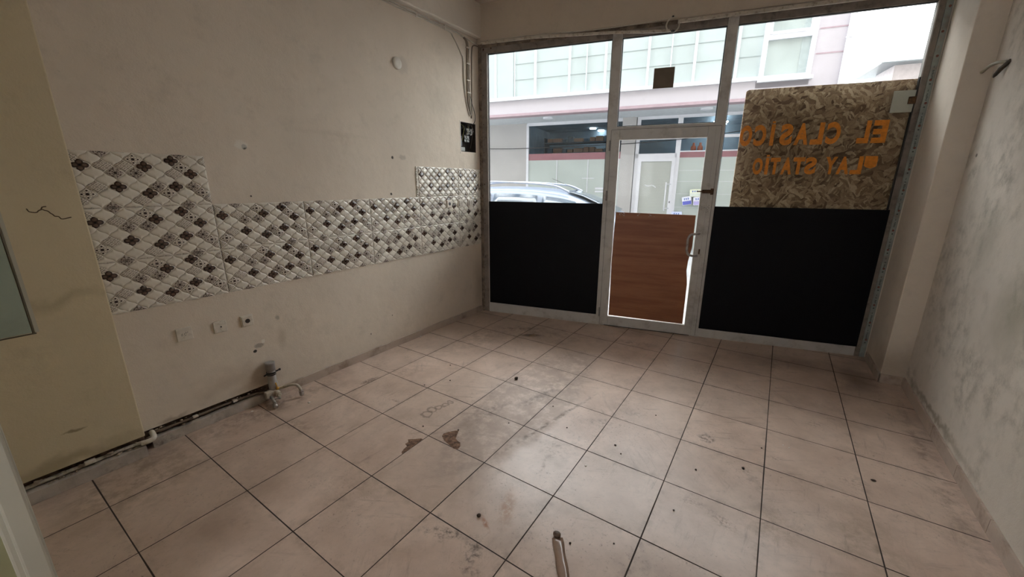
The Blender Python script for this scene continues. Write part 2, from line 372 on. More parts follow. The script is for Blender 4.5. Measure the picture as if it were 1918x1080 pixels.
def mat_osb():
    t = NT('osb_chipboard'); P = t.pos()
    x, y, z = t.sep(P)
    q = t.comb(x, z, 0.0)
    d = t.vmath('ADD', q, t.vmath('SCALE', t.vmath('SUBTRACT', t.noisec(12., q), (.5, .5, .5)), sc=.07))
    parts = []
    for ang, sx, sy, scl, k_ in ((.35, 1.0, 2.6, 17., 0), (1.25, 1.0, 3.2, 19., 3.3), (-.7, 1.0, 3.0, 18., 7.7)):
        dd = t.n('Mapping', {'Vector': d, 'Rotation': (0, 0, ang), 'Scale': (1/sx, 1/sy, 1), 'Location': (k_, k_, 0)}, vector_type='TEXTURE').outputs[0]
        parts.append((t.sep(t.n('TexVoronoi', {'Vector': dd, 'Scale': scl}).outputs['Color'])[0], dd))
    sel = t.sep(t.n('TexVoronoi', {'Vector': d, 'Scale': 15.}).outputs['Color'])[1]; d2 = parts[1][1]
    g1 = t.math('GREATER_THAN', sel, .36); g2 = t.math('GREATER_THAN', sel, .70)
    v = t.math('ADD', t.math('MULTIPLY', parts[0][0], t.math('SUBTRACT', 1.0, g1)), t.math('ADD', t.math('MULTIPLY', parts[1][0], t.math('SUBTRACT', g1, g2)), t.math('MULTIPLY', parts[2][0], g2)))
    v = t.math('MULTIPLY_ADD', v, .75, t.math('MULTIPLY', sel, .25))
    r = t.n('ValToRGB', {'Fac': v}); e = r.color_ramp.elements
    e[0].position = .12; e[0].color = (.12, .065, .035, 1); e[1].position = .88; e[1].color = (.66, .50, .33, 1)
    k = e.new(.35); k.color = (.30, .195, .115, 1); k = e.new(.6); k.color = (.43, .30, .18, 1)
    c = r.outputs[0]
    grain = t.noise(60, 4, .6, t.vmath('MULTIPLY', d2, (.3, 2.5, 1)))
    c = t.mix(t.mrange(grain, .35, .65, 0, .45), c, (.16, .10, .055))
    c = t.mix(t.mrange(t.noise(14, 5, .7, d), .60, .70, 0, .8), c, (.07, .04, .022))
    c = t.mix(t.mrange(t.noise(1.8, 3, .6, q), .45, .7, 0, .3), c, (.24, .14, .09))
    return t.done(t.bsdf(c, .75, 0, t.bump(v, .4, .003), .3))
M_OSB = mat_osb()
def mat_brown():
    t = NT('brown_wood_laminate'); P = t.pos(); x, y, z = t.sep(P)
    q = t.comb(t.math('MULTIPLY', x, .8), t.math('MULTIPLY', y, .8), t.math('MULTIPLY', z, 9.))
    c = t.mix(t.mrange(t.noise(1.6, 5, .6, q), .35, .65), (.25, .088, .040), (.34, .135, .062))
    c = t.mix(t.mrange(t.noise(9, 4, .6, q), .55, .75, 0, .35), c, (.12, .045, .02))
    c = t.mix(t.mrange(t.noise(40, 4, .6), .70, .75, 0, .6), c, (.07, .03, .015))
    return t.done(t.bsdf(c, .45, 0, None, .4))
M_BROWN = mat_brown()
t = NT('black_film'); M_BLACK = t.done(t.bsdf(t.mix(t.mrange(t.noise(90, 2), .80, .84), (.0035, .0035, .0055), (.35, .33, .30)), .55, 0, None, .15))
M_ORANGE = simple('orange_vinyl', (.66, .22, .012), .5, var=.15, scale=40)
M_SQUARE = simple('brown_card', (.145, .115, .085), .8, var=.08)
M_PLATE = simple('pale_plate', (.44, .45, .38), .5, var=.06)
M_GREENISH = simple('pale_green_board', (.37, .44, .37), .4, var=.06, scale=2, dirt=((.25, .28, .23), .5), dscale=3)
M_PAINTW = simple('white_gloss_paint', (.50, .48, .40), .45, var=.06, scale=3)
M_PAINTG = simple('green_yellow_paint', (.34, .33, .19), .6, var=.1, scale=3)
M_FILMTAPE = simple('grey_green_film', (.29, .32, .29), .5, var=.15, scale=14, dirt=((.24, .17, .12), .6), dscale=10)
M_SCREW = simple('red_brown_screw', (.20, .07, .05), .6)
M_INK = simple('dark_ink', (.05, .07, .06), .7)

# ------------------------------------------------------------------ the room shell
R = ROOM
YB = -1.535                                   # face of the rear partition with the doorway the view is taken from
YREAR = -3.4
fl = MB(); wl = lambda x: 2.24+(x+1.755)*.235
fl.prism([(XL-.15, YREAR-.1, -.12), (XR+.1, YREAR-.1, -.12), (XR+.1, wl(XR)+.05, -.12), (XL-.15, wl(XL)+.05, -.12)], (0, 0, .12))
struct(fl.build('floor', M_FLOOR), 'beige square floor tiles with dark joints and dirt')
cl = MB(); cl.prism([(XL-.4, YREAR-.2, 3.37), (XR+.4, YREAR-.2, 3.37), (XR+.4, wl(XR)+.3, 3.37), (XL-.4, wl(XL)+.3, 3.37)], (0, 0, .2))
struct(cl.build('ceiling', M_CEIL))
# left wall: infill with a hole for the fuse box and a broken-out slot over the skirting
PY0, PY1, PZ0, PZ1 = 1.917, 2.172, 1.896, 2.198
b = MB()
b.box(R, XL-.20, XL, -1.06, PY0, .120, 3.06); b.box(R, XL-.20, XL, PY1, 2.26, .0, 3.06)
b.box(R, XL-.20, XL, PY0, PY1, 0.0, PZ0); b.box(R, XL-.20, XL, PY0, PY1, PZ1, 3.06)
b.box(R, XL-.20, XL, -.28, PY0, 0.0, .120)
b.box(R, XL-.20, XL-.035, -1.06, -.28, 0.0, .120, 1)
wall_left = struct(b.build('wall_left', [M_WALL_L, M_DIRT]), 'cream plastered wall, bare and stained')
b = MB(); b.box(R, XP-.26, XP, YREAR, -1.05, .120, 3.10); b.box(R, XP-.26, XP-.035, YREAR, -1.05, 0, .120, 1)
wall_p = struct(b.build('wall_pillar', [M_WALL_P, M_DIRT], bevel=.006), 'yellowish plaster pillar beside the tiled wall')
b = MB(); b.box(R, XP-.26, XP, YREAR, 2.30, 3.05, 3.375)
struct(b.build('trim_1', M_CEIL, bevel=.012), 'ceiling beam over the left wall')
b = MB(); b.box(R, XR, XR+.2, YREAR, 3.5, 0, 3.375)
struct(b.build('wall_right', M_WALL_R), 'pale wall with grey mould stains')
b = MB(); b.prism([(2.088, 2.58, 0), (XR+.01, 2.585, 0), (XR+.01, wl(XR)+.05, 0), (2.075, wl(2.075)+.0, 0)], (0, 0, 3.375))
struct(b.build('wall_pilaster', M_PILA, bevel=.006), 'plaster pilaster between shopfront and right wall')
b = MB(); b.box(WIN, .0, 4.05, -.03, .24, 3.0, 3.375)
struct(b.build('trim_2', M_BEAM, bevel=.006), 'brownish plaster beam over the shopfront')
# rear partition with doorway, room behind it
b = MB()
b.box(R, XP-.02, -.44, YB-.14, YB, 0, 3.375); b.box(R, 1.95, XR, YB-.14, YB, 0, 3.375); b.box(R, -.44, 1.95, YB-.14, YB, 2.35, 3.375)
struct(b.build('wall_back', M_WALL_P))
b = MB(); b.box(R, XL-.1, .2, YREAR-.1, YREAR, 0, 3.375); b.box(R, 1.4, XR+.1, YREAR-.1, YREAR, 0, 3.375); b.box(R, .2, 1.4, YREAR-.1, YREAR, 0, 1.2); b.box(R, .2, 1.4, YREAR-.1, YREAR, 2.3, 3.375)  # the opening is made up, to let daylight in from behind
struct(b.build('wall_rear', M_WALL_P), 'wall of the rear room with an opening added for daylight')
r = thing('window_4', (.8, YREAR-.05, 1.2)); struct(r, 'unseen window added in the rear room to brighten the shop')  # added out of view, lights the room through the doorway
b = MB(); b.box(R, .2, .26, YREAR-.08, YREAR-.02, 1.2, 2.3); b.box(R, 1.34, 1.4, YREAR-.08, YREAR-.02, 1.2, 2.3); b.box(R, .26, 1.34, YREAR-.08, YREAR-.02, 1.2, 1.26); b.box(R, .26, 1.34, YREAR-.08, YREAR-.02, 2.24, 2.3); b.box(R, .77, .83, YREAR-.08, YREAR-.02, 1.26, 2.24)
b.build('frame', M_ALU, r)
jr = thing('door_2', (-.40, YB-.07, 0)); struct(jr)
b = MB(); b.box(R, -.45, -.385, YB-.05, -1.5215, 0, 2.36); b.box(R, -.43, -.372, YB-.036, -1.5245, 0, 2.35)
b.build('jamb', M_PAINTW, jr, bevel=.006)
b = MB(); b.box(R, -.46, -.405, YB-.15, YB-.05, 0, 2.35)
b.build('reveal', M_PAINTG, jr)
# skirtings
def rough_box(F, x0, x1, y0, y1, z0, z1, nseg, jit):
    """long box along y whose face wobbles a little"""
    b = MB(); vs = []; fs = []
    for i in range(nseg+1):
        y = y0+(y1-y0)*i/nseg; j = random.uniform(-jit, jit); k = random.uniform(-jit, jit)
        vs += [F(x0, y, z0), F(x1+j, y, z0), F(x1+j, y, z1+k), F(x0, y, z1+k)]
    for i in range(nseg):
        a = i*4; c = a+4
        for q in range(4): fs.append((a+q, a+(q+1) % 4, c+(q+1) % 4, c+q))
    fs += [(0, 1, 2, 3), (nseg*4+3, nseg*4+2, nseg*4+1, nseg*4)]
    return b.add(vs, fs)
struct(rough_box(R, XL-.03, XL+.018, -1.02, -.36, 0, .062, 24, .0018).build('baseboard_left', M_STRIP, bevel=.002), 'grey strip skirting with broken slot above')
struct(rough_box(R, XL-.01, XL+.014, -.30, 2.24, 0, .068, 60, .0015).build('baseboard_left_far', M_SKIRT, bevel=.002))
struct(rough_box(R, XP-.03, XP+.020, YB, -1.06, 0, .066, 16, .002).build('baseboard_pillar', M_STRIP, bevel=.002))
b = MB()
for y0, y1 in ((YB, -.82), (-.817, -.383), (-.38, .053), (.056, .487), (.49, .92), (.923, 1.355), (1.358, 1.79), (1.793, 2.575)):
    b.box(R, XR-.012, XR+.002, y0, y1, 0, .078)
struct(b.build('baseboard_right', M_SKIRT, bevel=.0015))
b = MB(); b.box(R, 2.078, XR-.012, 2.568, 2.582, 0, .075); b.prism([(2.076, 2.568, 0), (2.09, 2.568, 0), (2.078, 3.08, 0), (2.062, 3.08, 0)], (0, 0, .075))
struct(b.build('baseboard_pilaster', M_SKIRT, bevel=.0015))
# crack and broken lip
b = MB(); pts = [(-1.235, 1.443), (-1.225, 1.428), (-1.204, 1.425), (-1.19, 1.437), (-1.177, 1.434), (-1.165, 1.415), (-1.150, 1.404), (-1.135, 1.392), (-1.11, 1.389), (-1.085, 1.394)]
random.seed(9); b.tube([(XP, y+random.uniform(-.004, .004), z+random.uniform(-.004, .004)) for (ya, za), (yb, zb) in zip(pts, pts[1:]) for y, z in ((ya, za), ((ya+yb)/2, (za+zb)/2))], .0024, 5, 2)
b.tube([(XP, -1.19, 1.437), (XP, -1.185, 1.447), (XP, -1.172, 1.449)], .0025, 5, 2)
b.build('crack', simple('crack_shadow', (.12, .085, .05), .9), wall_p)
# plaster crumbs along the slot
b = MB()
for _ in range(60):
    y = random.uniform(-1.5, -.3); x = (XP if y < -1.05 else XL)
    b.ball((x-.012+random.uniform(-.004, .01), y, random.choice((.066, .098))+random.uniform(-.004, .006)), random.uniform(.003, .009), n=6, sz=(1, random.uniform(.8, 2.2), .8))
tag(b.build('plaster_crumbs', simple('plaster_crumb', (.42, .33, .25), .9)), 'broken plaster crumbs along the slot above left skirting', 'plaster crumbs', kind='stuff')

# ------------------------------------------------------------------ tiled splashback
def mat_tile():
    t = NT('cream_relief_tile')
    c = t.mix(t.mrange(t.noise(3, 3), .3, .7), (.70, .64, .55), (.76, .71, .62))
    return t.done(t.bsdf(c, .16, 0, None, .55))
def motif(name, kind):
    t = NT(name); uv = t.uv(); u, v, _ = t.sep(uv)
    cream = (.68, .62, .53)
    if kind == 'D':
        c = (.036, .019, .014); s1 = t.math('ADD', t.math('ABSOLUTE', u), t.math('ABSOLUTE', v))
        far = t.math('SUBTRACT', s1, .72)
        for (cu, cv) in ((.0, .46), (.0, -.46), (.46, 0), (-.46, 0)):
            far = t.math('MINIMUM', far, t.math('SUBTRACT', t.vmath('DISTANCE', uv, (cu, cv, 0)), .33))
        for (cu, cv, r) in ((.0, .42, .26), (.0, -.42, .26), (.42, 0, .24), (-.42, 0, .24)):
            d = t.vmath('DISTANCE', uv, (cu, cv, 0))
            c = t.mix(t.mrange(d, r-.07, r-.02, .7, 0), c, (.15, .095, .07))
        c = t.mix(t.mrange(t.vmath('LENGTH', uv), .12, .16, 1, 0), c, (.02, .012, .01))
        c = t.mix(t.mrange(far, 0, .05), c, cream)
    elif kind == 'S':
        c = cream
        for (cu, cv, r) in ((0, 0, .17), (0, .50, .09), (0, -.50, .09), (.50, 0, .09), (-.50, 0, .09)):
            d = t.vmath('DISTANCE', uv, (cu, cv, 0))
            c = t.mix(t.mrange(d, r, r+.04, 1, 0), c, (.035, .02, .016))
        for (cu, cv) in ((.28, .28), (-.28, .28), (.28, -.28), (-.28, -.28)):
            d = t.vmath('DISTANCE', uv, (cu, cv, 0))
            c = t.mix(t.mrange(t.math('ABSOLUTE', t.math('SUBTRACT', d, .15)), .015, .05, .7, 0), c, (.16, .12, .10))
        s1 = t.math('ADD', t.math('ABSOLUTE', u), t.math('ABSOLUTE', v))
        c = t.mix(t.mrange(t.math('ABSOLUTE', t.math('SUBTRACT', s1, .88)), .02, .06, .7, 0), c, (.15, .11, .09))
    elif kind == 'F':
        c = (.46, .40, .34)
        r = t.vmath('LENGTH', uv)
        an = t.math('ARCTAN2', v, u)
        pet = t.math('SINE', t.math('MULTIPLY', an, 8.0))
        pt = t.math('ADD', t.math('MULTIPLY', t.math('SINE', t.math('MULTIPLY', r, 26.)), .7), t.math('MULTIPLY', pet, .6))
        c = t.mix(t.mrange(pt, -.15, .35, 0, .9), c, (.085, .055, .045))
        c = t.mix(t.mrange(r, .16, .2, 1, 0), c, (.03, .018, .015))
        cr = t.math('MINIMUM', t.math('ABSOLUTE', u), t.math('ABSOLUTE', v))
        c = t.mix(t.math('MULTIPLY', t.mrange(cr, .03, .06, 1, 0), t.mrange(r, .25, .3)), c, (.52, .46, .40))
        s1 = t.math('ADD', t.math('ABSOLUTE', u), t.math('ABSOLUTE', v))
        c = t.mix(t.mrange(s1, .86, .92), c, cream)
    else:
        a = t.math('ABSOLUTE', t.math('SINE', t.math('MULTIPLY', t.math('ADD', u, v), 4.7)))
        b2 = t.math('ABSOLUTE', t.math('SINE', t.math('MULTIPLY', t.math('SUBTRACT', u, v), 4.7)))
        ring = t.math('MINIMUM', a, b2)
        dot = t.math('MULTIPLY', t.mrange(a, .8, .9), t.mrange(b2, .8, .9))
        c = t.mix(t.mrange(ring, .16, .34, .72, 0), cream, (.13, .10, .085))
        c = t.mix(t.math('MULTIPLY', dot, .6), c, (.13, .10, .085))
    return t.done(t.bsdf(c, .16, 0, None, .55))
TILE_M = [mat_tile(), motif('dark_rosette', 'D'), motif('medallion', 'F'), motif('dotted_star', 'S'), motif('fine_net', 'N'), simple('pale_grout', (.40, .34, .28), .8)]
CELLS = {}
for k, l in {1: [(1,2),(7,2),(10,1),(12,3),(4,5),(7,6),(10,5)], 2: [(3,0),(4,3),(6,3),(8,5),(12,5),(11,0),(3,8),(11,8)],
             3: [(6,1),(1,6),(9,6),(11,2),(13,6)], 4: [(0,1),(14,1),(3,2),(5,2),(2,5),(6,7),(10,3),(14,7),(0,7)]}.items():
    for c in l: CELLS[c] = k
TWD, THT = .580, .2875; HW, HH = TWD/14, THT/8
def cell_outline(n=7):
    q = []
    for i in range(n):
        t_ = i/n; x = 1-t_; y = t_; a = .05*math.sin(2*PI*t_)
        q.append((x+a, y+a))
    full = []
    full += q                                            # right tip to top tip
    full += [(-x, y) for x, y in [(0, 1)]+q[:0:-1]]        # top to left
    full += [(-x, -y) for x, y in q]
    full += [(x, -y) for x, y in [(0, 1)]+q[:0:-1]]
    return full
OUT = cell_outline()
def tile(b, y0, z1, ymin, ymax):
    """one relief tile, left edge y0, top z1, cut to ymin..ymax"""
    ya, yb = max(y0, ymin), min(y0+TWD, ymax); z0 = z1-THT; X0 = XL
    g = .0011
    b.box(R, X0, X0+.007, ya+g, yb-g, z0+g, z1-g, 0)
    for a in range(0, 15):
        for c in range(0, 9):
            if (a+c) % 2 == 0: continue
            cy, cz = y0+a*HW, z1-c*HH; mi = CELLS.get((a, c), 0)
            if cy-HW > yb or cy+HW < ya: continue
            vs = []; uv = []; n = len(OUT)
            for (s, hgt) in ((.985, .0072), (.93, .0095), (.72, .0118), (.38, .0128)):
                for (u, v) in OUT:
                    py = min(max(cy+u*s*HW, ya+g), yb-g); pz = min(max(cz+v*s*HH, z0+g), z1-g)
                    edge = min(py-ya-g, yb-g-py, pz-z0-g, z1-g-pz)
                    hh = .0072+(hgt-.0072)*min(1, edge/.006)
                    vs.append((X0+hh, py, pz)); uv.append(((py-cy)/HW, (pz-cz)/HH))
            fs = []
            for k in range(3):
                for i in range(n): fs.append((k*n+i, k*n+(i+1) % n, (k+1)*n+(i+1) % n, (k+1)*n+i))
            fs.append([3*n+i for i in range(n)])
            b.add(vs, fs, mi, uv, smooth=True)
b = MB(); Y0 = -1.056
Z3 = 1.1425
for r_, z1 in enumerate((1.43, Z3)):
    for k in range(6): tile(b, Y0+k*TWD, z1, -1.048, 2.236)
tile(b, Y0, 1.43+THT, -1.048, Y0+TWD)
for k in (4, 5): tile(b, Y0+k*TWD, 1.43+THT, 1.2, 2.236)
tile(b, Y0+3*TWD, 1.43+THT, Y0+4*TWD-.026, 9)
tag(b.build('tiled_splashback', TILE_M), 'cream quilted relief tiles with brown motifs cemented on the left wall', 'wall tiles')

# ------------------------------------------------------------------ sockets, switches and cover discs
def plate(name, y, z, s, kind, label, group=None, x=XL, tilt=0.0, w_=None):
    r = thing(name, (x, y, z-s/2), label, 'socket' if 'socket' in name else ('switch' if 'switch' in name else 'cover plate'), group)
    hw = (w_ or s)/2
    b = MB(); b.box(R, x-.001, x+.009, y-hw, y+hw, z-s/2, z+s/2); b.build('plate', M_WHT, r, bevel=.003)
    if kind == 'schuko':
        b = MB(); b.box(R, x+.009, x+.015, y-hw*.86, y+hw*.86, z-s*.43, z+s*.43); b.build('cover', M_WHT, r, bevel=.005, seg=3)
        b = MB(); b.cyl((x+.0149, y, z), (x+.0165, y, z), s*.20, s*.19, 24); b.build('hole', simple('socket_recess', (.035, .025, .02), .5) if 'socket_recess' not in bpy.data.materials else bpy.data.materials['socket_recess'], r)
    if kind == 'rocker':
        b = MB(); b.prism([(x+.009, y-hw*.72, z-s*.36), (x+.009, y+hw*.72, z-s*.36), (x+.009, y+hw*.72, z+s*.36), (x+.009, y-hw*.72, z+s*.36)], (.006, 0, 0)); b.build('rocker', M_WHT2, r, bevel=.002)
    if kind == 'hole':
        b = MB(); b.ball((x+.009, y+.004, z), .0045, n=8); b.build('hole', M_BLK, r)
    if kind == 'marks':
        b = MB()
        for (dy, dz, l, a) in ((-.014, .0, .016, 1.3), (.0, .002, .012, 1.0), (.008, .006, .010, -.9), (.004, -.007, .008, .7), (.016, .009, .007, .9)):
            c, s_ = math.cos(a)*l/2, math.sin(a)*l/2
            b.tube([(x+.0092, y+dy-c, z+dz-s_), (x+.0095, y+dy, z+dz+.001), (x+.0092, y+dy+c, z+dz+s_)], .0011, 5, 3)
        b.build('scribble', M_INK, r)
    return r
plate('cover_plate', -.753, .651, .082, 'marks', 'square blank cover plate with scribbles, leftmost below the tiles')
plate('cover_plate', -.562, .640, .076, 'hole', 'blank cover plate with one small hole, middle below the tiles')
plate('wall_socket', -.401, .636, .078, 'schuko', 'round-pin wall socket below the tiles, right of the blank plates')
plate('wall_socket', 1.68, 1.348, .085, 'schuko', 'wall socket mounted on the tiles, left of the two switches', x=XL+.011)
plate('light_switch', 1.865, 1.346, .085, 'rocker', 'light switch on the tiles, next to the socket', x=XL+.011)
plate('light_switch', 2.035, 1.345, .085, 'rocker', 'light switch on the tiles nearest the shopfront', x=XL+.011)
b = MB(); b.rings([((XL-.002, 1.093, 2.572), .050), ((XL+.010, 1.093, 2.572), .050), ((XL+.016, 1.093, 2.572), .044), ((XL+.018, 1.093, 2.572), .02)], 32)
tag(b.build('junction_cover', simple('cream_disc', (.66, .61, .53), .5)), 'round cream cover disc high on the left wall', 'cover plate')

# ------------------------------------------------------------------ fuse box recess
r = thing('fuse_box', (XL-.04, (PY0+PY1)/2, PZ0), 'open fuse box with loose breakers and wires in the left wall', 'fuse box')
b = MB(); D = .085
b.box(R, XL-D-.004, XL-D, PY0, PY1, PZ0, PZ1); b.box(R, XL-D, XL+.001, PY0, PY0+.004, PZ0, PZ1); b.box(R, XL-D, XL+.001, PY1-.004, PY1, PZ0, PZ1)
b.box(R, XL-D, XL+.001, PY0, PY1, PZ0, PZ0+.004); b.box(R, XL-D, XL+.001, PY0, PY1, PZ1-.004, PZ1)
b.build('box', simple('dark_box', (.045, .032, .025), .7, var=.3), r)
MBRK = simple('breaker_grey', (.45, .46, .44), .5, var=.15, scale=60); MBRK2 = simple('breaker_dark', (.03, .03, .025), .5)
random.seed(3)
for row, (z, ys) in enumerate(((2.115, 6), (2.035, 4))):
    for k in range(ys):
        y = (2.045 if row == 0 else 2.005)+k*.0185; dz = random.uniform(-.006, .006); dx = random.uniform(-.008, .004)
        q = MB(); q.box(R, XL-.075, XL-.022+dx, y, y+.0175, z-.036+dz, z+.036+dz); o = q.build('breaker', MBRK2, r, bevel=.001)
        q = MB()
        q.box(R, XL-.023+dx, XL-.019+dx, y+.001, y+.0165, z+.010+dz, z+.030+dz); q.box(R, XL-.023+dx, XL-.019+dx, y+.001, y+.0165, z-.032+dz, z-.014+dz)
        q.box(R, XL-.022+dx, XL-.008+dx, y+.005, y+.012, z-.008+dz, z+.006+dz)
        q.build('breaker_face', MBRK, o)
q = MB(); q.box(R, XL-.075, XL-.03, 1.925, 1.975, 1.955, 2.06); q.build('meter_block', simple('grey_blue_block', (.13, .14, .16), .5), r, bevel=.003)
q = MB(); q.box(R, XL-.06, XL-.03, 1.945, 2.02, 1.905, 1.945); q.build('terminal', simple('white_terminal', (.42, .42, .39), .5), r, bevel=.003)
for k in range(9):
    ya, yb = random.uniform(1.93, 2.15), random.uniform(1.93, 2.15)
    q = MB(); q.tube([(XL-.06, ya, 2.19), (XL-.02, (ya+yb)/2+random.uniform(-.03, .03), random.uniform(2.13, 2.18)), (XL-.015, yb, random.uniform(2.0, 2.12)), (XL-.05, yb, random.uniform(1.92, 2.05))], .0022, 6, 5)
    q.build('wire', [M_CABLEK, M_CABLEB, M_CABLEK, simple('wire_yellow', (.40, .36, .08), .5) if 'wire_yellow' not in bpy.data.materials else bpy.data.materials['wire_yellow']][k % 4], r)
b = MB(); b.box(R, XL-.001, XL+.0025, PY0-.012, PY0, PZ0-.02, PZ1+.01); b.build('edge', M_WHT, r)

# ------------------------------------------------------------------ cables on the left wall and over the shopfront
xw = XL+.006
def cable(pts, rad, m, label, name='cable', group=None):
    b = MB(); b.tube(pts, rad, 8, 6); return tag(b.build(name, m), label, 'cable', group)
cable([(xw, -1.0, 3.035), (xw, 0, 3.038), (xw, 1.0, 3.032), (xw, 1.75, 3.028), (xw, 2.0, 3.015), (xw, 2.2, 3.0)], .007, M_CABLE, 'white cable clipped under the beam along the left wall, upper one')
cable([(xw, -1.0, 3.015), (xw, .2, 3.014), (xw, 1.0, 3.010), (xw, 1.72, 3.008), (xw, 1.84, 2.97), (xw, 1.955, 2.85), (xw, 1.985, 2.80), (xw, 1.99, 2.62), (xw, 2.01, 2.45), (xw, 2.045, 2.33), (xw, 2.075, 2.27)], .0055, M_CABLE, 'cable leaving the beam and bending down to the fuse box, leftmost')
cable([(xw, 2.00, 3.012), (xw, 2.05, 2.97), (xw, 2.05, 2.8), (xw, 2.045, 2.55), (xw, 2.05, 2.4), (xw, 2.08, 2.29)], .010, M_CABLEB, 'thick brown cable in the middle of the drop to the fuse box')
cable([(xw, 2.02, 3.010), (xw, 2.075, 2.96), (xw, 2.08, 2.75), (xw, 2.078, 2.5), (xw, 2.085, 2.35), (xw, 2.095, 2.28)], .006, M_CABLE, 'white cable right of the thick brown one above fuse box')
cable([(xw, 2.235, 2.985), (xw, 2.16, 2.975), (xw, 2.13, 2.92), (xw, 2.12, 2.7), (xw, 2.115, 2.5), (xw, 2.11, 2.36), (xw, 2.10, 2.25)], .0055, M_CABLEB, 'brown cable nearest the shopfront dropping to fuse box')
cable([(xw, 2.085, 2.50), (xw+.004, 2.10, 2.42), (xw+.01, 2.14, 2.32), (xw+.01, 2.148, 2.23), (xw-.03, 2.13, 2.17)], .003, M_CABLEK, 'thin black wire looping into the fuse box top')
for z, nm in ((2.93, 'topmost of four'), (2.78, 'second from the top'), (2.62, 'third from the top'), (2.50, 'lowest of four')):
    b = MB(); b.box(R, XL-.001, XL+.016, 2.035, 2.095, z-.006, z+.006)
    tag(b.build('cable_clip', M_WHT, bevel=.002), 'white clip holding the cables above the fuse box, '+nm, 'cable clip', 'clips on the fuse box cables')
for y, nm in ((.55, 'farthest left'), (.95, 'second from the left'), (1.35, 'third from the left'), (1.72, 'where one cable bends down')):
    b = MB(); b.box(R, XL-.001, XL+.016, y-.006, y+.006, 3.0, 3.046)
    tag(b.build('cable_clip', M_WHT, bevel=.002), 'white clip on the cables under the left beam, '+nm, 'cable clip', 'clips on the beam cables')
# fallen plastic trunking over the left light, still fixed over the right one
W = WIN
b = MB()
def bar(b, p0, p1, w_, h_):
    p0, p1 = Vector(p0), Vector(p1); d = (p1-p0).normalized(); n = W.uy; u_ = d.cross(n).normalized()
    vs = [p+n*sx*w_/2+u_*sy*h_/2 for p in (p0, p1) for sx, sy in ((-1, -1), (1, -1), (1, 1), (-1, 1))]
    b.add(vs, [(0, 1, 2, 3), (7, 6, 5, 4)]+[(i, (i+1) % 4, 4+(i+1) % 4, 4+i) for i in range(4)])
P = [(.06, 2.992), (.646, 2.989), (1.188, 2.958), (1.441, 2.944), (1.684, 2.921), (1.935, 2.903)]
for (a, c), (d, e) in zip(P, P[1:]): bar(b, W(a, -.052, c), W(d+.002, -.052, e), .016, .022)
tag(b.build('cable_trunking', M_WHT2, bevel=.002), 'white trunking come loose and sagging over the left and middle panes', 'cable trunking')
b = MB(); bar(b, W(2.0, -.042, 2.972), W(3.98, -.042, 2.972), .018, .030); bar(b, W(2.0, -.045, 2.960), W(3.98, -.045, 2.960), .018, .005)
tag(b.build('cable_trunking', M_WHT2, bevel=.002), 'white trunking still fixed straight along the beam at right', 'cable trunking')
b = MB(); c0 = W(1.965, -.058, 2.955)
b.tube([W(1.99, -.06, 3.005), W(1.93, -.075, 2.99), W(1.905, -.08, 2.94), W(1.925, -.075, 2.90), W(1.975, -.07, 2.885), W(2.01, -.06, 2.92), W(2.01, -.05, 2.975)], .0065, 8, 6)
tag(b.build('cable_loop', M_CABLE), 'loop of white cable hanging between the two trunkings', 'cable')
b = MB(); b.ball(W(1.955, -.065, 3.006), .012, n=8); tag(b.build('cable_end', M_BLK), 'black cable end sticking out above the cable loop', 'cable')
b = MB(); b.ball(W(1.965, -.075, 2.889), .013, n=8, sz=(1.6, 1, .8)); tag(b.build('cable_end', M_BLK), 'black taped cable end below the cable loop', 'cable')
cable([W(.05, -.038, 3.02), W(.7, -.04, 3.012), W(1.3, -.042, 2.99), W(1.9, -.042, 3.0)], .004, M_CABLE, 'thin cable running along the beam above the sagging trunking')

# ------------------------------------------------------------------ the shopfront
FD = .055
def pbox(b, x0, x1, z0, z1, y0=0.0, y1=FD, mi=0): b.box(W, x0, x1, y0, y1, z0, z1, mi)
def window(n, x0, x1, z0, z1, label, extra=None):
    r = thing('window_%d' % n, W((x0+x1)/2, .03, z0)); struct(r, label)
    b = MB(); pbox(b, x0, x1, z0, z1, .026, .032); b.build('pane', M_GLASS, r)
    b = MB(); e = .007
    pbox(b, x0-.002, x0+e, z0, z1, .012, .034); pbox(b, x1-e, x1+.002, z0, z1, .012, .034); pbox(b, x0+e, x1-e, z0-.002, z0+e, .012, .034); pbox(b, x0+e, x1-e, z1-e, z1+.002, .012, .034)
    b.build('gasket', M_BEAD, r)
    return r
GL = (.105, 1.427, .118, 2.908); GM = (1.520, 2.415, 2.115, 2.908); GR = (2.498, 3.846, .092, 2.908)
w1 = window(1, *GL, 'tall left shopfront pane'); w2 = window(2, *GM, 'small pane above the door'); w3 = window(3, *GR, 'tall right shopfront pane')
b = MB()
pbox(b, .035, .097, 0, 2.968, mi=1); pbox(b, .097, .106, .118, 2.908, -.004, .03); pbox(b, .097, 1.427, -.002, .118); pbox(b, .097, 1.427, 2.908, 2.968, mi=1)
b.build('frame', [M_ALU, M_PROFD], w1, bevel=.002)
b = MB(); pbox(b, 1.427, 1.520, 0, 2.968, -.004); pbox(b, 1.520, 2.415, 2.082, 2.115); pbox(b, 1.520, 2.415, 2.908, 2.968, mi=1); pbox(b, 2.415, 2.498, 0, 2.968, -.004)
b.build('frame', [M_ALU, M_PROFD], w2, bevel=.003)
b = MB(); pbox(b, 2.498, 3.846, .0, .092); pbox(b, 2.498, 3.846, 2.908, 2.968, mi=1); pbox(b, 3.846, 3.885, 0, 2.968, mi=1); pbox(b, 3.838, 3.847, 2.385, 2.908, -.003, .03)
b.build('frame', [M_ALU, M_PROFD], w3, bevel=.003)
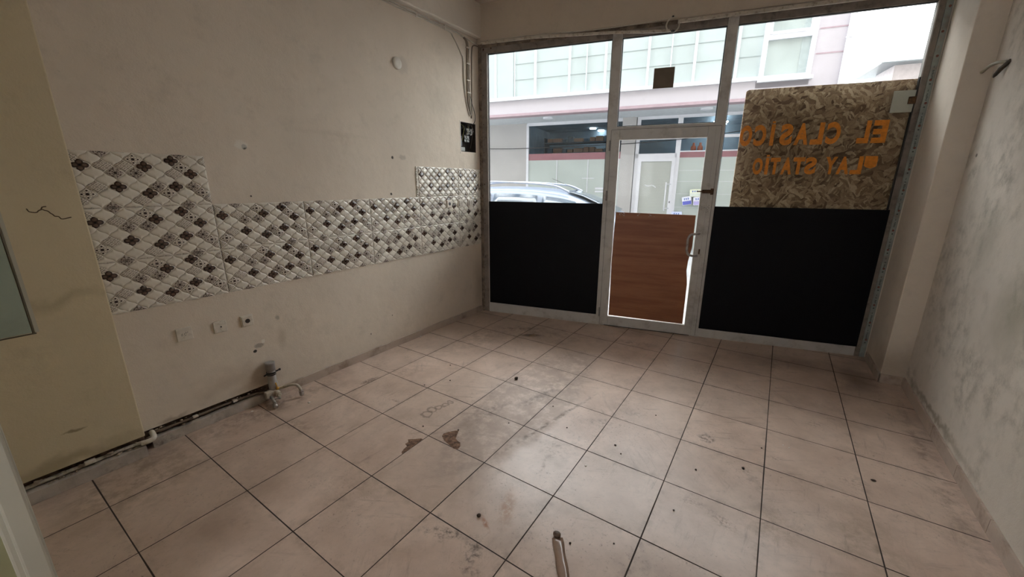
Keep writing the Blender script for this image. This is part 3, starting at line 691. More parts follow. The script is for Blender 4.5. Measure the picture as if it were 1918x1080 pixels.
# dirty foam and mortar round the frame
b = MB(); pbox(b, .02, 3.93, 2.966, 3.003, .0, .06); pbox(b, .0, .036, 0, 3.0, -.004, .06)
b.build('mortar_joint', M_FOAM, w1)
b = MB(); pbox(b, 3.885, 3.925, 0, 2.968, -.006, .06); tp = b.build('side_profile', M_FILMTAPE, w3, bevel=.002)
b = MB(); pbox(b, 3.925, 4.02, 0, 3.0, .002, .20); pbox(b, 3.885, 3.925, 2.966, 3.0, .0, .06); b.build('mortar_joint', M_PILA, w3)
b = MB(); ink = MB(); z = 2.86
while z > .1:
    b.ball(W(3.905+random.uniform(-.004, .004), -.007, z), .009, n=8, sz=(1, .5, 1)); z -= .168
b.build('screw', M_SCREW, tp)
random.seed(11)
z = 2.42
while z > .2:
    for k in range(7):
        if random.random() < .85: ink.box(W, 3.899+random.uniform(-.002, .002), 3.909+random.uniform(-.002, .003), -.0068, -.0061, z-k*.011, z-k*.011+.006)
    ink.box(W, 3.902, 3.905, -.0068, -.0061, z+.02, z+.035); ink.box(W, 3.899, 3.909, -.0068, -.0061, z-.098, z-.088)
    z -= .168
ink.build('printed_marks', M_INK, tp)
b = MB()
for s_, z, q in ((.06, 2.95, .01), (.15, 2.955, .008), (.055, 2.5, .007), (.052, 2.2, .006), (.052, 1.9, .006), (.054, 1.55, .007), (.053, 1.1, .007), (.054, .7, .006)):
    b.ball(W(s_, -.001, z), q, n=8, sz=(1, .5, 1.2))
b.build('screw', M_RUST, w1)
# door
LX0, LX1, LZ0, LZ1 = 1.472, 2.470, .010, 2.084; gx0, gx1, gz0, gz1 = 1.556, 2.360, .115, 1.988
dr = thing('door_1', W(1.97, 0, 0)); struct(dr, 'glazed aluminium shop door')
b = MB(); y0, y1 = -.012, .045
pbox(b, LX0, gx0, LZ0, LZ1, y0, y1); pbox(b, gx1, LX1, LZ0, LZ1, y0, y1); pbox(b, gx0, gx1, gz1, LZ1, y0, y1); pbox(b, gx0, gx1, LZ0, gz0, y0, y1)
leaf = b.build('leaf', M_ALU, dr, bevel=.003)
b = MB(); pbox(b, gx0, gx1, gz0, gz1, .018, .023); b.build('pane', M_GLASS, dr)
b = MB(); pbox(b, LX0-.003, LX1+.003, .0, .010, .0, .04); b.build('threshold_gap', M_BEAD, dr)
b = MB(); pbox(b, LX1, LX1+.003, LZ0, LZ1, -.006, .02); pbox(b, LX0-.003, LX0, LZ0, LZ1, -.006, .02); pbox(b, LX0, LX1, LZ1, LZ1+.003, -.006, .02); b.build('seal', M_BEAD, dr)
b = MB(); pbox(b, 2.425, 2.4265, .02, 2.07, -.0126, -.01); b.build('profile_groove', M_ALUD, leaf)
for z in (1.935, 1.44, .16):
    b = MB(); b.cyl(W(1.462, -.018, z-.05), W(1.462, -.018, z+.05), .008, n=12); b.cyl(W(1.462, -.018, z-.003), W(1.462, -.018, z+.003), .0095, n=12); b.build('hinge', M_ALUD, dr)
hy = -.012
b = MB(); b.tube([W(2.392, hy, 1.085), W(2.385, hy-.030, 1.086), W(2.352, hy-.050, 1.084), W(2.312, hy-.056, 1.072), W(2.294, hy-.058, 1.035), W(2.292, hy-.058, .975), W(2.294, hy-.058, .915), W(2.312, hy-.056, .878), W(2.352, hy-.050, .866), W(2.385, hy-.030, .864), W(2.392, hy, .865)], .0115, 14, 6)
b.cyl(W(2.392, hy-.012, 1.085), W(2.392, hy+.001, 1.085), .020, n=20); b.cyl(W(2.392, hy-.012, .865), W(2.392, hy+.001, .865), .020, n=20)
h = b.build('handle', simple('worn_grey_paint', (.47, .44, .41), .4, dirt=((.15, .09, .06), .6), dscale=40), dr)
b = MB(); b.box(W, 2.405, 2.418, hy-.006, hy, .88, .93); b.build('lock_cylinder', M_RUST, dr)
b = MB(); b.box(W, 2.372, 2.462, hy-.006, hy, 1.475, 1.508); b.cyl(W(2.325, hy-.012, 1.492), W(2.44, hy-.012, 1.492), .006, n=10); b.box(W, 2.385, 2.43, hy-.02, hy, 1.48, 1.504); b.box(W, 2.445, 2.472, hy-.016, hy, 1.462, 1.52)
b.build('bolt', M_RUST, dr, bevel=.002)
b = MB()
for (s_, z) in ((2.385, 1.345), (2.385, 1.325), (2.41, 1.338), (2.425, 1.335), (2.44, 1.345), (2.447, 1.362), (2.437, 1.318), (2.445, 1.30), (2.43, 1.295), (2.45, 1.335)):
    b.ball(W(s_, hy, z), .0032, n=6)
b.build('screw_hole', M_BLK, dr)
# boards
b = MB(); pbox(b, .108, 1.425, .120, 1.357, -.003, .010)
tag(b.build('black_board', M_BLACK, bevel=.001), 'black board covering the lower half of the left pane', 'board')
b = MB(); pbox(b, 2.500, 3.852, .094, 1.352, -.003, .010)
tag(b.build('black_board', M_BLACK, bevel=.001), 'wider black board covering the lower half of the right pane', 'board')
b = MB(); pts = [(1.566, .128), (2.340, .122), (2.338, .55), (2.330, .62), (2.318, .70), (2.322, .80), (2.345, .95), (2.343, 1.262), (1.570, 1.272), (1.562, .9)]
b.prism([W(s_, -.004, z) for s_, z in pts], W.uy*.012)
wb = tag(b.build('wooden_board', M_BROWN, bevel=.001), 'reddish brown wooden board leaning in the lower door pane', 'board')
M_SCR = simple('pale_scratch', (.55, .48, .42), .7); random.seed(5)
for (cs, n_) in ((1.635, 8), (1.80, 5), (1.93, 6)):
    for k in range(n_):
        b = MB(); a = random.uniform(0, PI); l = random.uniform(.006, .016); c_, s_ = math.cos(a)*l/2, math.sin(a)*l/2; x_, z_ = cs+random.uniform(-.025, .025), 1.25+random.uniform(-.015, .01)
        b.tube([W(x_-c_, -.0045, z_-s_), W(x_, -.005, z_+.002), W(x_+c_, -.0045, z_+s_)], .0012 if cs > 1.7 else .0022, 5, 3)
        b.build('scratch', M_SCR, wb)
b = MB(); b.prism([W(s_, .062, z) for s_, z in ((2.635, 1.10), (3.87, 1.10), (3.87, 2.385), (2.66, 2.385), (2.642, 2.372))], W.uy*.015)
tag(b.build('osb_board', M_OSB, bevel=.002), 'rough chipboard sheet fixed outside the right pane', 'board')
b = MB(); pbox(b, 1.830, 2.014, 2.445, 2.622, .0235, .0258)
tag(b.build('card_square', M_SQUARE), 'brown square of card stuck on the pane above the door', 'card')
r = thing('fixing_plate', W(3.77, .0, 2.12), 'pale square plate with a rusty bracket on the right pane', 'plate')
b = MB(); pbox(b, 3.700, 3.845, 2.13, 2.295, .014, .024); b.build('plate', M_PLATE, r, bevel=.0015)
b = MB(); pbox(b, 3.80, 3.847, 2.19, 2.245, .0, .016); b.build('bracket', M_RUST, r, bevel=.004)
# the lettering, painted to be read from the street
FONT_CACHE = {}
def glyph(ch):
    if ch in FONT_CACHE: return FONT_CACHE[ch]
    cu = bpy.data.curves.new('g', 'FONT'); cu.body = ch; cu.offset = .05; cu.size = 1; cu.resolution_u = 6
    o = bpy.data.objects.new('g', cu); COL.objects.link(o)
    dg = bpy.context.evaluated_depsgraph_get(); dg.update()
    me = bpy.data.meshes.new_from_object(o.evaluated_get(dg))
    vs = [(v.co.x, v.co.y) for v in me.vertices]; fs = [list(p.vertices) for p in me.polygons]
    bpy.data.objects.remove(o); bpy.data.curves.remove(cu); bpy.data.meshes.remove(me)
    x0 = min(v[0] for v in vs); x1 = max(v[0] for v in vs); z0 = min(v[1] for v in vs); z1 = max(v[1] for v in vs)
    FONT_CACHE[ch] = ([((v[0]-x0)/(x1-x0), (v[1]-z0)/(z1-z0)) for v in vs], fs); return FONT_CACHE[ch]
def lettering(label, items, z0, z1):
    sx = sum(i[1] for i in items)/len(items)
    r = thing('window_lettering', W(sx, .024, z0), label, 'lettering')
    for ch, c, wd in items:
        vs, fs = glyph('P' if ch == 'p' else ch); b = MB(); n = len(vs)
        za, zb = z0, z1
        V = [(c+wd/2-u*wd, za+v*(zb-za)) for u, v in vs]
        if ch == 'p':     # only the bowl of the P is left
            V = [(c-wd/2, z1-.075), (c-wd*.3, z1-.090), (c+wd*.1, z1-.100), (c+wd/2, z1-.085), (c+wd*.55, z1-.03), (c+wd/2, z1), (c-wd/2, z1+.002)]; fs = [list(range(7))]; n = 7
        a = [W(x, .0235, z) for x, z in V]; b_ = [W(x, .0255, z) for x, z in V]
        b.add(a+b_, fs+[[n+i for i in f][::-1] for f in fs])
        if ch == 'I': b.box(W, c-.012, c+.012, .0235, .0255, z1+.008, z1+.026)
        b.build('letter', M_ORANGE, r)
    return r
# positions along the shopfront (metres from its left end)
L1 = [('E', 3.668, .100), ('L', 3.560, .082), ('C', 3.348, .100), ('L', 3.232, .090), ('A', 3.118, .105), ('S', 3.000, .095), ('I', 2.893, .030), ('C', 2.797, .095), ('O', 2.683, .098)]
L2 = [('p', 3.652, .085), ('L', 3.560, .080), ('A', 3.465, .090), ('Y', 3.375, .085), ('S', 3.225, .085), ('T', 3.135, .088), ('A', 3.045, .085), ('T', 2.952, .078), ('I', 2.888, .026), ('O', 2.815, .080)]
lettering('orange letters EL CLASICO seen reversed, upper line on right pane', L1, 1.900, 2.080)
lettering('orange letters of a worn second line seen reversed, below the first', L2, 1.648, 1.795)

# ------------------------------------------------------------------ left wall: pale board on the pillar
r = thing('wall_panel', (XP, -1.72, .86), 'pale green board with dirty sealed edge on the yellowish pillar', 'panel')
b = MB(); b.box(R, XP-.001, XP+.006, -2.1, -1.335, .862, 1.9); b.build('panel', M_GREENISH, r)
b = MB(); b.tube([(XP+.003, -1.330, 1.9), (XP+.003, -1.331, 1.4), (XP+.003, -1.329, 1.1), (XP+.003, -1.331, .858), ], .0045, 6, 4); b.tube([(XP+.003, -1.322, .855), (XP+.003, -1.6, .856), (XP+.003, -2.1, .858)], .003, 6, 4)
b.build('sealant', simple('dirty_sealant', (.14, .12, .08), .7), r)
b = MB(); b.box(R, XP-.001, XP+.004, -1.325, -1.312, .86, 1.9); b.build('edge_strip', M_PAINTW, r)

# ------------------------------------------------------------------ plumbing
r = thing('drain_pipe', (-1.712, -.325, 0), 'upright grey plastic drain pipe with cap and black clamp at left wall', 'pipe')
px, py = -1.722, -.318
b = MB(); b.rings([((px, py, .035), .031), ((px, py, .135), .031), ((px, py, .14), .027), ((px, py, .262), .027)], 28); b.build('pipe', M_GREYPIPE, r)
b = MB(); b.rings([((px, py, .235), .030), ((px, py, .283), .0305), ((px, py, .288), .033), ((px, py, .295), .033), ((px, py, .297), .030)], 28); b.build('cap', simple('grey_cap', (.33, .30, .28), .45), r)
b = MB(); b.rings([((px, py, .212), .0315), ((px, py, .224), .0315)], 28, caps=False); b.rings([((px, py, .200), .030), ((px, py, .208), .030)], 28, caps=False)
b.cyl((px+.005, py-.028, .216), (px+.012, py-.056, .212), .005, n=8); b.cyl((px+.01, py+.028, .217), (px+.016, py+.052, .224), .006, n=8); b.ball((px+.016, py+.053, .224), .009, n=10)
b.build('clamp', M_BLK, r)
r = thing('water_tap', (-1.66, -.35, 0), 'old water outlet with small chrome tap at the foot of the drain pipe', 'tap')
b = MB(); b.box(R, -1.712, -1.672, -.395, -.345, .045, .093); b.cyl((-1.70, -.37, .07), (-1.70, -.30, .07), .020, n=16)
b.cyl((-1.68, -.325, .068), (-1.640, -.325, .063), .024, .021, 18); b.cyl((-1.645, -.325, .063), (-1.632, -.325, .062), .015, n=14)
b.build('body', M_WHT2, r, bevel=.005)
b = MB(); b.tube([(-1.672, -.366, .055), (-1.645, -.368, .045), (-1.625, -.372, .035), (-1.600, -.378, .022)], .011, 12, 5)
b.rings([((-1.612, -.375, .028), .013), ((-1.590, -.382, .016), .016), ((-1.578, -.386, .013), .012)], 14)
b.build('tap_body', M_CHR, r)
b = MB(); b.tube([(-1.632, -.366, .042), (-1.625, -.352, .050), (-1.618, -.336, .050)], .006, 8, 4); b.ball((-1.618, -.334, .050), .010, n=10); b.build('lever', M_CHR, r)
b = MB(); b.cyl((-1.688, -.308, .090), (-1.690, -.314, .140), .005, n=10); b.cyl((-1.688, -.308, .085), (-1.688, -.308, .100), .012, n=6); b.build('brass_stub', M_BRASS, r)
r = thing('hose_outlet', (-1.60, -.22, 0), 'short bent cream pipe ending in a grey connector beside the tap', 'pipe')
b = MB(); b.tube([(-1.700, -.310, .080), (-1.670, -.275, .092), (-1.635, -.238, .104), (-1.606, -.210, .100), (-1.592, -.197, .075), (-1.590, -.195, .055)], .0105, 12, 6); b.build('pipe', M_WHT2, r)
b = MB(); b.rings([((-1.590, -.195, .055), .014), ((-1.588, -.193, .042), .0155), ((-1.586, -.191, .018), .0155), ((-1.586, -.191, .014), .013)], 16); b.ball((-1.574, -.186, .048), .006, n=8); b.build('connector', M_GREYPIPE, r)
r = thing('water_pipe', (XP-.01, -1.2, .07), 'white water pipe in the slot above the skirting with elbow at pillar', 'pipe')
b = MB(); b.tube([(-1.722, YB, .083), (-1.72, -1.3, .083), (-1.716, -1.10, .084), (-1.700, -1.055, .085)], .010, 10, 4); b.build('pipe', M_WHT2, r)
b = MB(); b.tube([(-1.700, -1.075, .085), (-1.690, -1.045, .086), (-1.695, -1.020, .090), (-1.725, -1.012, .098), (-1.765, -1.010, .100)], .0145, 14, 5); b.build('elbow', M_WHT, r)
b = MB(); b.tube([(XL-.008, -1.0, .086), (XL-.006, -.8, .086), (XL-.008, -.6, .087), (XL+.0, -.42, .08), (-1.71, -.36, .075)], .0085, 10, 4); b.build('pipe', simple('dirty_pipe', (.17, .12, .085), .6, dirt=((.06, .04, .03), .8), dscale=20), r)
for y in (-.79, -.56):
    b = MB(); b.box(R, XL-.012, XL+.010, y-.014, y+.014, .083, .098); b.build('pipe_clip', M_WHT, r, bevel=.003)
b = MB(); b.box(R, XP-.015, XP+.004, -1.305, -1.262, .086, .106); b.build('pipe_clip', M_WHT, r, bevel=.003)

# ------------------------------------------------------------------ hook on the right wall
r = thing('bent_pipe_stub', (XR-.03, 2.45, 2.2), 'bent pale tube stub with dark end poking from right wall', 'pipe')
b = MB(); b.tube([(XR-.002, 2.36, 2.283), (XR-.030, 2.40, 2.295), (XR-.05, 2.47, 2.292), (XR-.06, 2.54, 2.272)], .010, 10, 5); b.build('tube', simple('grey_tube', (.33, .30, .23), .5), r)
b = MB(); b.rings([((XR-.001, 2.33, 2.288), .010), ((XR-.02, 2.375, 2.255), .013), ((XR-.03, 2.405, 2.225), .010), ((XR-.033, 2.415, 2.213), .004)], 12); b.build('tip', simple('dark_tip', (.06, .045, .03), .6), r)

# ------------------------------------------------------------------ litter on the floor
def scrap(name, pts, m, label, cat, th=.0012, rel=.004):
    random.seed(len(label)); n = len(pts); cx = sum(p[0] for p in pts)/n; cy = sum(p[1] for p in pts)/n
    b = MB(); vs = []
    for s_, z in ((1.0, 0.0005), (1.0, th), (.66, None), (.33, None)):
        for (x, y) in pts: vs.append((cx+(x-cx)*s_, cy+(y-cy)*s_, z if z is not None else th+random.uniform(0, rel)))
    vs.append((cx, cy, th+rel*.4)); fs = [list(range(n))[::-1]]
    for k in range(3):
        for i in range(n): fs.append((k*n+i, k*n+(i+1) % n, (k+1)*n+(i+1) % n, (k+1)*n+i))
    for i in range(n): fs.append((3*n+i, 3*n+(i+1) % n, 4*n))
    b.add(vs, fs); return tag(b.build(name, m), label, cat)
M_CHIP = simple('torn_brown_flake', (.19, .105, .065), .85, var=.45, scale=45, bump=.8, dirt=((.045, .025, .015), .8), dscale=40)
scrap('torn_scrap', [(-.452, -.215), (-.448, -.15), (-.452, -.10), (-.454, -.045), (-.470, -.048), (-.492, -.07), (-.53, -.10), (-.508, -.115), (-.510, -.14), (-.480, -.15), (-.478, -.18), (-.468, -.205)], M_CHIP, 'torn brown flake on a floor joint, left of the other flake', 'scrap')
scrap('torn_scrap', [(-.375, .045), (-.385, .07), (-.37, .10), (-.345, .135), (-.325, .15), (-.31, .12), (-.285, .075), (-.262, .065), (-.235, .060), (-.212, .035), (-.205, .005), (-.225, -.006), (-.255, .0), (-.30, .012), (-.335, .02)], M_CHIP, 'torn brown flake, the right one of the two lying together', 'scrap')
t = NT('shiny_brown_tape'); M_TAPE = t.done(t.bsdf(t.mix(t.noise(40), (.26, .16, .11), (.34, .23, .17)), .16, 0, None, .7))
b = MB(); vs = []; fs = []; ns = 14
A0 = Vector((.586, -.215, 0)); A1 = Vector((.735, -.425, 0)); dv = (A1-A0); pv = Vector((-dv.y, dv.x, 0)).normalized()
for i in range(ns+1):
    tt = i/ns; c = A0+dv*tt
    for j, q in enumerate((-1, -.35, .3, 1)):
        hz = .004+.007*abs(math.sin(tt*9+j*1.3))*(1 if 0 < j < 3 else .4)
        vs.append(c+pv*q*(.024+.0015*math.sin(tt*14))+Vector((0, 0, hz)))
for i in range(ns):
    for j in range(3): fs.append((i*4+j, i*4+j+1, i*4+j+5, i*4+j+4))
b.add(vs, fs, smooth=True); r = b.build('tape_strip', M_TAPE); so = r.modifiers.new('s', 'SOLIDIFY'); so.thickness = .0006
tag(r, 'crumpled strip of shiny brown packing tape on the floor', 'tape')
b = MB(); b.ball((.578, -.205, .012), .018, n=10, sz=(1.1, .9, .6)); b.build('folded_end', simple('dark_fold', (.12, .07, .045), .4), r)
def pebble(x, y, rad, m, label, group=None, sz=(1, 1, .6)):
    b = MB(); b.ball((x, y, rad*sz[2]*.9), rad, n=8, sz=sz)
    for v in b.v: v += Vector((random.uniform(-1, 1), random.uniform(-1, 1), random.uniform(-.3, .3)))*rad*.18
    return tag(b.build('crumb', m), label, 'crumb', group)
M_CRUMB = simple('dark_crumb', (.05, .032, .022), .9)
pebble(-.396, .945, .016, M_CRUMB, 'large dark brown lump lying alone near the room middle', sz=(1, 1.2, .7))
pebble(.213, -.318, .011, M_CRUMB, 'dark crumb at the end of the rusty streak', sz=(1, 1, .7))
pebble(1.851, 1.073, .009, M_CRUMB, 'short black sliver on the right-hand floor tiles', sz=(1.5, .6, .5))
for x, y, q, nm in ((.576, .574, .007, 'dark crumb on the glossy tile, nearer one of a pair'), (.632, .516, .005, 'smaller dark crumb just beside the crumb on the glossy tile'), (1.251, .784, .008, 'dark crumb on the right-hand tiles near the brown smudges'), (.249, .572, .005, 'dark crumb at the edge of the grey dirt film'),
                (.645, -.205, .005, 'black crumb beside the folded end of the tape strip'), (.809, -.097, .004, 'dark crumb right of the tape strip'), (-.83, .62, .006, 'dark crumb beyond the loop-shaped water mark'), (-1.02, .83, .006, 'dark crumb on the tiles nearest the left wall middle'),
                (-.10, .40, .005, 'dark crumb inside the grey dirt film'), (-.33, .15, .006, 'dark crumb just behind the right torn flake'), (1.03, .62, .006, 'dark crumb in front of the paw-shaped smudge'), (-.95, .45, .005, 'dark crumb left of the loop-shaped water mark'),
                (.05, .75, .005, 'dark crumb in the far half of the dirt film'), (.70, 1.05, .005, 'dark crumb on the tiles in front of the door'), (1.33, 1.05, .005, 'dark crumb on the tiles in front of the wide black board'), (.99, .25, .005, 'dark crumb on the near tiles right of the tape strip'), (-.55, .05, .006, 'dark crumb left of both torn flakes')):
    pebble(x, y, q, M_CRUMB, nm, 'dark crumbs on the floor')
M_CW = simple('white_crumb', (.75, .72, .66), .8)
for x, y, q, nm in ((-1.735, 1.155, .009, 'white chip against the far left skirting'), (-1.70, 1.2, .005, 'smaller white chip right beside the one at the left skirting'), (.499, .304, .006, 'white chip in the middle of the glossy tiles'),
                (-.261, 2.50, .007, 'white chip under the hinge side of the door'), (.461, 2.68, .007, 'white chip under the handle side of the door'), (1.44, 1.16, .004, 'left one of two tiny white chips on the right floor'), (1.47, 1.15, .004, 'right one of two tiny white chips on the right floor'),
                (-1.46, -.21, .008, 'white chip on the tile beside the bent cream pipe'), (-1.68, -.50, .007, 'white chip beside the grey strip left of the tap')):
    pebble(x, y, q, M_CW, nm, 'white plaster chips on the floor', sz=(1, 1.4, .5))
scrap('dry_leaf', [(-.80, 1.80), (-.775, 1.83), (-.75, 1.87), (-.76, 1.90), (-.79, 1.88), (-.815, 1.84)], simple('dry_leaf_brown', (.24, .17, .11), .8), 'curled dry leaf on the far floor tiles', 'leaf', rel=.012)

# ------------------------------------------------------------------ street
F = FAC
M_PAVE = simple('grey_paving', (.30, .30, .30), .9, scale=3, var=.12)
b = MB(); b.box(WIN, -14, 18, .0, .22, 3.45, 13.0); b.box(WIN, -14, -.02, .0, .22, -.3, 3.45); b.box(WIN, 4.3, 18, .0, .22, -.3, 3.45)  # unseen height added to cut the sky light on the facade opposite
struct(b.build('wall_skyblock', simple('skyblock_render', (.30, .28, .26), .9)), 'unseen tall wall added above the shop to block sky')
M_PINK = simple('pale_pink_render', (.44, .41, .44), .8, var=.03)
M_PINKD = simple('rose_red_trim', (.34, .25, .28), .7)
M_LEDGE = simple('white_ledge', (.62, .64, .66), .6, var=.03)
M_PANEL = simple('pale_glazed_panel', (.38, .43, .43), .35, var=.05, scale=1.5)
M_SEAM = simple('panel_seam', (.30, .35, .35), .5)
M_FWALL = simple('light_grey_render', (.42, .41, .405), .85, var=.05, scale=2)
M_SOFF = simple('grey_soffit', (.50, .53, .56), .8)
M_WFR = simple('white_window_frame', (.68, .69, .74), .4, var=.03)
M_FROST = simple('frosted_film', (.44, .49, .47), .3, var=.05, scale=1.2)
M_RED = simple('red_band', (.28, .12, .14), .5)
M_BLINDM = NT('slatted_blind'); t = M_BLINDM; zz = t.sep(t.pos())[2]
M_BLIND = t.done(t.bsdf(t.mix(t.mrange(t.math('FRACT', t.math('MULTIPLY', zz, 24.)), .0, .25, .45, 0), (.42, .44, .41), (.22, .23, .21)), .4))
M_SHOPG = mat_glass('shop_glass', .2, (.80, .88, .92))
M_HAZEIN = simple('hazy_shop_interior', (.34, .40, .46), .8, var=.2, scale=2)  # haze over the shop glass is put into this lightened blue-grey
b = MB(); b.box(F, -30, 30, -1.0, 30, -.30, -.16)
for v in b.v: pass
st = MB(); st.box(F, -30, 30, .42, 40, -.30, -.155)
tag(st.build('street', M_PAVE), 'grey street surface between the two buildings', 'street'); bpy.data.objects['street']['kind'] = 'structure'
b = MB(); b.prism([W(-.2, .06, -.2), W(4.4, .06, -.2), W(4.4, 1.2, -.2), W(-.2, .9, -.2)], (0, 0, .17)); struct(b.build('trim_3', M_PAVE), 'doorstep outside the shopfront')
bd = thing('shop_building', F(-1, 7, -.15), 'pink and white building with shopfront across the street', 'building')
DA, DB = 6.0, 7.4; Z0 = -.15
def fb(name, m, boxes, parent=bd, bevel=0):
    if len(boxes) > 1 and name not in ('shopfront', 'window_frame', 'shop_door', 'back_wall'):
        for q in boxes: o = fb(name, m, [q], parent, bevel)
        return o
    b = MB()
    for q in boxes: b.box(F, *q)
    return b.build(name, m, parent, bevel=bevel)
fb('band', M_PINK, [(-12, 3.1, DA, DA+.3, 3.325, 3.64)])
fb('red_edge', M_PINKD, [(-12, 3.1, DA-.004, DA+.3, 3.262, 3.325)])
fb('ledge', M_LEDGE, [(-12, 1.62, DA-.06, DA+.3, 3.64, 3.715), (1.62, 2.58, DA-.08, DA+.1, 3.60, 3.665)])
fb('soffit', M_SOFF, [(-12, 3.1, DA+.02, DB+.3, 3.27, 3.5)])
fb('upper_wall', M_PINK, [(-12, 3.1, DA+.06, DA+.5, 5.3, 6.3), (2.53, 3.1, DA+.0, DA+.5, 3.64, 5.31), (1.60, 2.53, DA+.0, DA+.3, 3.5, 3.62), (1.60, 2.53, DA, DA+.3, 5.0, 5.31)])
fb('groove', M_PINKD, [(2.57, 3.02, DA-.004, DA+.01, z, z+.025) for z in (4.035, 4.475, 4.92)])
ug = fb('upper_glazing', M_PANEL, [(-12, 1.64, DA+.06, DA+.12, 3.70, 5.31)])
fb('seam', M_SEAM, [(-12, 1.62, DA+.052, DA+.062, z, z+.012) for z in (4.125, 4.49, 4.86)], ug)
xs = [-3.86-.56-.88*k for k in range(8)]
vb = []
for x, wd in ((-5.6, .05), (-5.0, .03), (-4.4, .05), (-3.86, .02), (-3.3, .055), (-2.42, .05), (-2.0, .018), (-1.55, .05), (-.59, .05), (-.11, .02), (.38, .055), (1.2, .05)):
    vb.append((x-wd/2, x+wd/2, DA+.03, DA+.06, 3.70, 5.3))
fb('mullion', M_LEDGE, vb, ug)
fb('panel', M_PANEL, [(-12, -3.9, DA+.045, DA+.06, 3.70, 5.3)], ug)
wf = fb('window_frame', M_WFR, [(1.64, 1.72, DA-.02, DA+.08, 3.66, 5.0), (2.46, 2.54, DA-.02, DA+.08, 3.66, 5.0), (1.72, 2.46, DA-.02, DA+.08, 3.66, 3.72), (1.72, 2.46, DA-.02, DA+.08, 4.38, 4.48), (1.72, 2.46, DA-.02, DA+.08, 4.92, 5.0),
     (1.72, 1.77, DA-.035, DA+.02, 4.48, 4.92), (2.41, 2.46, DA-.035, DA+.02, 4.48, 4.92), (1.77, 2.41, DA-.035, DA+.02, 4.47, 4.52)])
fb('window_pane', simple('window_curtain', (.34, .385, .375), .3, scale=2), [(1.72, 2.46, DA+.03, DA+.05, 3.70, 4.95)], wf)
fb('curtain_edge', simple('grey_green', (.33, .38, .38), .5), [(2.31, 2.46, DA+.024, DA+.03, 3.70, 4.95)], wf)
b = MB(); b.cyl(F(3.06, DA-.06, -.1), F(3.06, DA-.06, 6.3), .055, n=16); b.cyl(F(3.06, DA-.06, 4.25), F(3.06, DA-.06, 4.28), .066, n=16); b.cyl(F(3.06, DA-.06, 5.35), F(3.06, DA-.06, 5.38), .066, n=16)
b.build('downpipe', M_WFR, bd)
fb('side_wall', M_FWALL, [(-12, -4.02, DB, DB+.3, Z0, 3.28), (-1.24, -.88, DB-.08, DB+.25, Z0, 3.28), (2.9, 3.1, DA+.02, DB+.3, Z0, 3.28)])
fb('back_wall', M_HAZEIN, [(-4.1, 3.1, DB+2.4, DB+2.5, Z0, 3.3), (-4.15, -4.05, DB+.3, DB+2.5, Z0, 3.3), (3.0, 3.1, DB+.3, DB+2.5, Z0, 3.3), (-4.1, 3.1, DB+.3, DB+2.5, 3.27, 3.37), (-4.1, 3.1, DB+.3, DB+2.5, Z0-.05, Z0)])
sf = fb('shopfront', M_WFR, [(-4.02, -3.95, DB-.02, DB+.06, Z0, 3.24), (-4.0, -1.24, DB-.02, DB+.06, 3.19, 3.27), (-.86, -.77, DB-.03, DB+.06, Z0, 3.27), (.15, .27, DB-.03, DB+.06, Z0, 3.27), (-.86, .2, DB-.03, DB+.06, 2.23, 2.34), (-.86, 2.95, DB-.02, DB+.06, 2.69, 2.76), (-.86, 2.95, DB-.02, DB+.06, 3.2, 3.27), (2.86, 2.95, DB-.02, DB+.06, Z0, 3.27), (.27, 2.9, DB-.015, DB+.05, 2.365, 2.395)])
fb('upper_pane', M_SHOPG, [(-3.95, -1.24, DB+.01, DB+.02, 2.41, 3.20), (-.77, .15, DB+.01, DB+.02, 2.34, 2.70), (.27, 2.86, DB+.01, DB+.02, 2.39, 2.70), (-.77, 2.86, DB+.01, DB+.02, 2.76, 3.2)], sf)
fb('red_band', M_RED, [(-3.95, -1.24, DB, DB+.02, 2.225, 2.41), (.27, 2.86, DB, DB+.02, 2.225, 2.365)], sf)
fb('frosted_pane', M_FROST, [(-3.95, -1.24, DB+.005, DB+.02, Z0, 2.225), (.27, 2.86, DB+.005, DB+.02, Z0, 2.225)], sf)
fb('pane_seam', M_WFR, [(x, x+.02, DB-.003, DB+.01, Z0, 2.225) for x in (-3.07, -2.15, 1.6)]+[(.27, 2.86, DB-.0, DB+.01, z, z+.006) for z in (.95, 1.3, 1.62, 1.9)], sf)
fb('pale_streak', M_WFR, [(-1.9, -1.5, DB-.004, DB+.004, 1.40, 1.45), (-1.9, -1.4, DB-.004, DB+.004, 1.32, 1.36), (-2.3, -1.95, DB-.004, DB+.004, 1.70, 1.715)], sf)  # thin white strips on the frosted panes
ad = fb('shop_door', M_WFR, [(-.77, -.68, DB-.05, DB+.02, Z0, 2.23), (.09, .17, DB-.05, DB+.02, Z0, 2.23), (-.68, .09, DB-.05, DB+.02, 2.14, 2.23), (-.68, .09, DB-.05, DB+.02, Z0, .1)])
fb('blind', M_BLIND, [(-.68, .09, DB-.01, DB+.0, .1, 2.14)], ad)
b = MB(); b.cyl(F(.01, DB-.14, .86), F(.01, DB-.14, 1.60), .017, n=12); b.cyl(F(.01, DB-.14, 1.55), F(.12, DB-.05, 1.55), .012, n=8); b.cyl(F(.01, DB-.14, .92), F(.12, DB-.05, .92), .012, n=8); b.build('door_handle', M_WFR, ad)
b = MB(); b.tube([F(-.55, DB-.012, 1.53), F(-.45, DB-.014, 1.50), (F(-.35, DB-.014, 1.52)), F(-.25, DB-.012, 1.46)], .018, 6, 4); b.build('sticker', M_LEDGE, ad)
fb('lock', M_BLK, [(.12, .14, DB-.055, DB-.05, 1.06, 1.11)], ad)
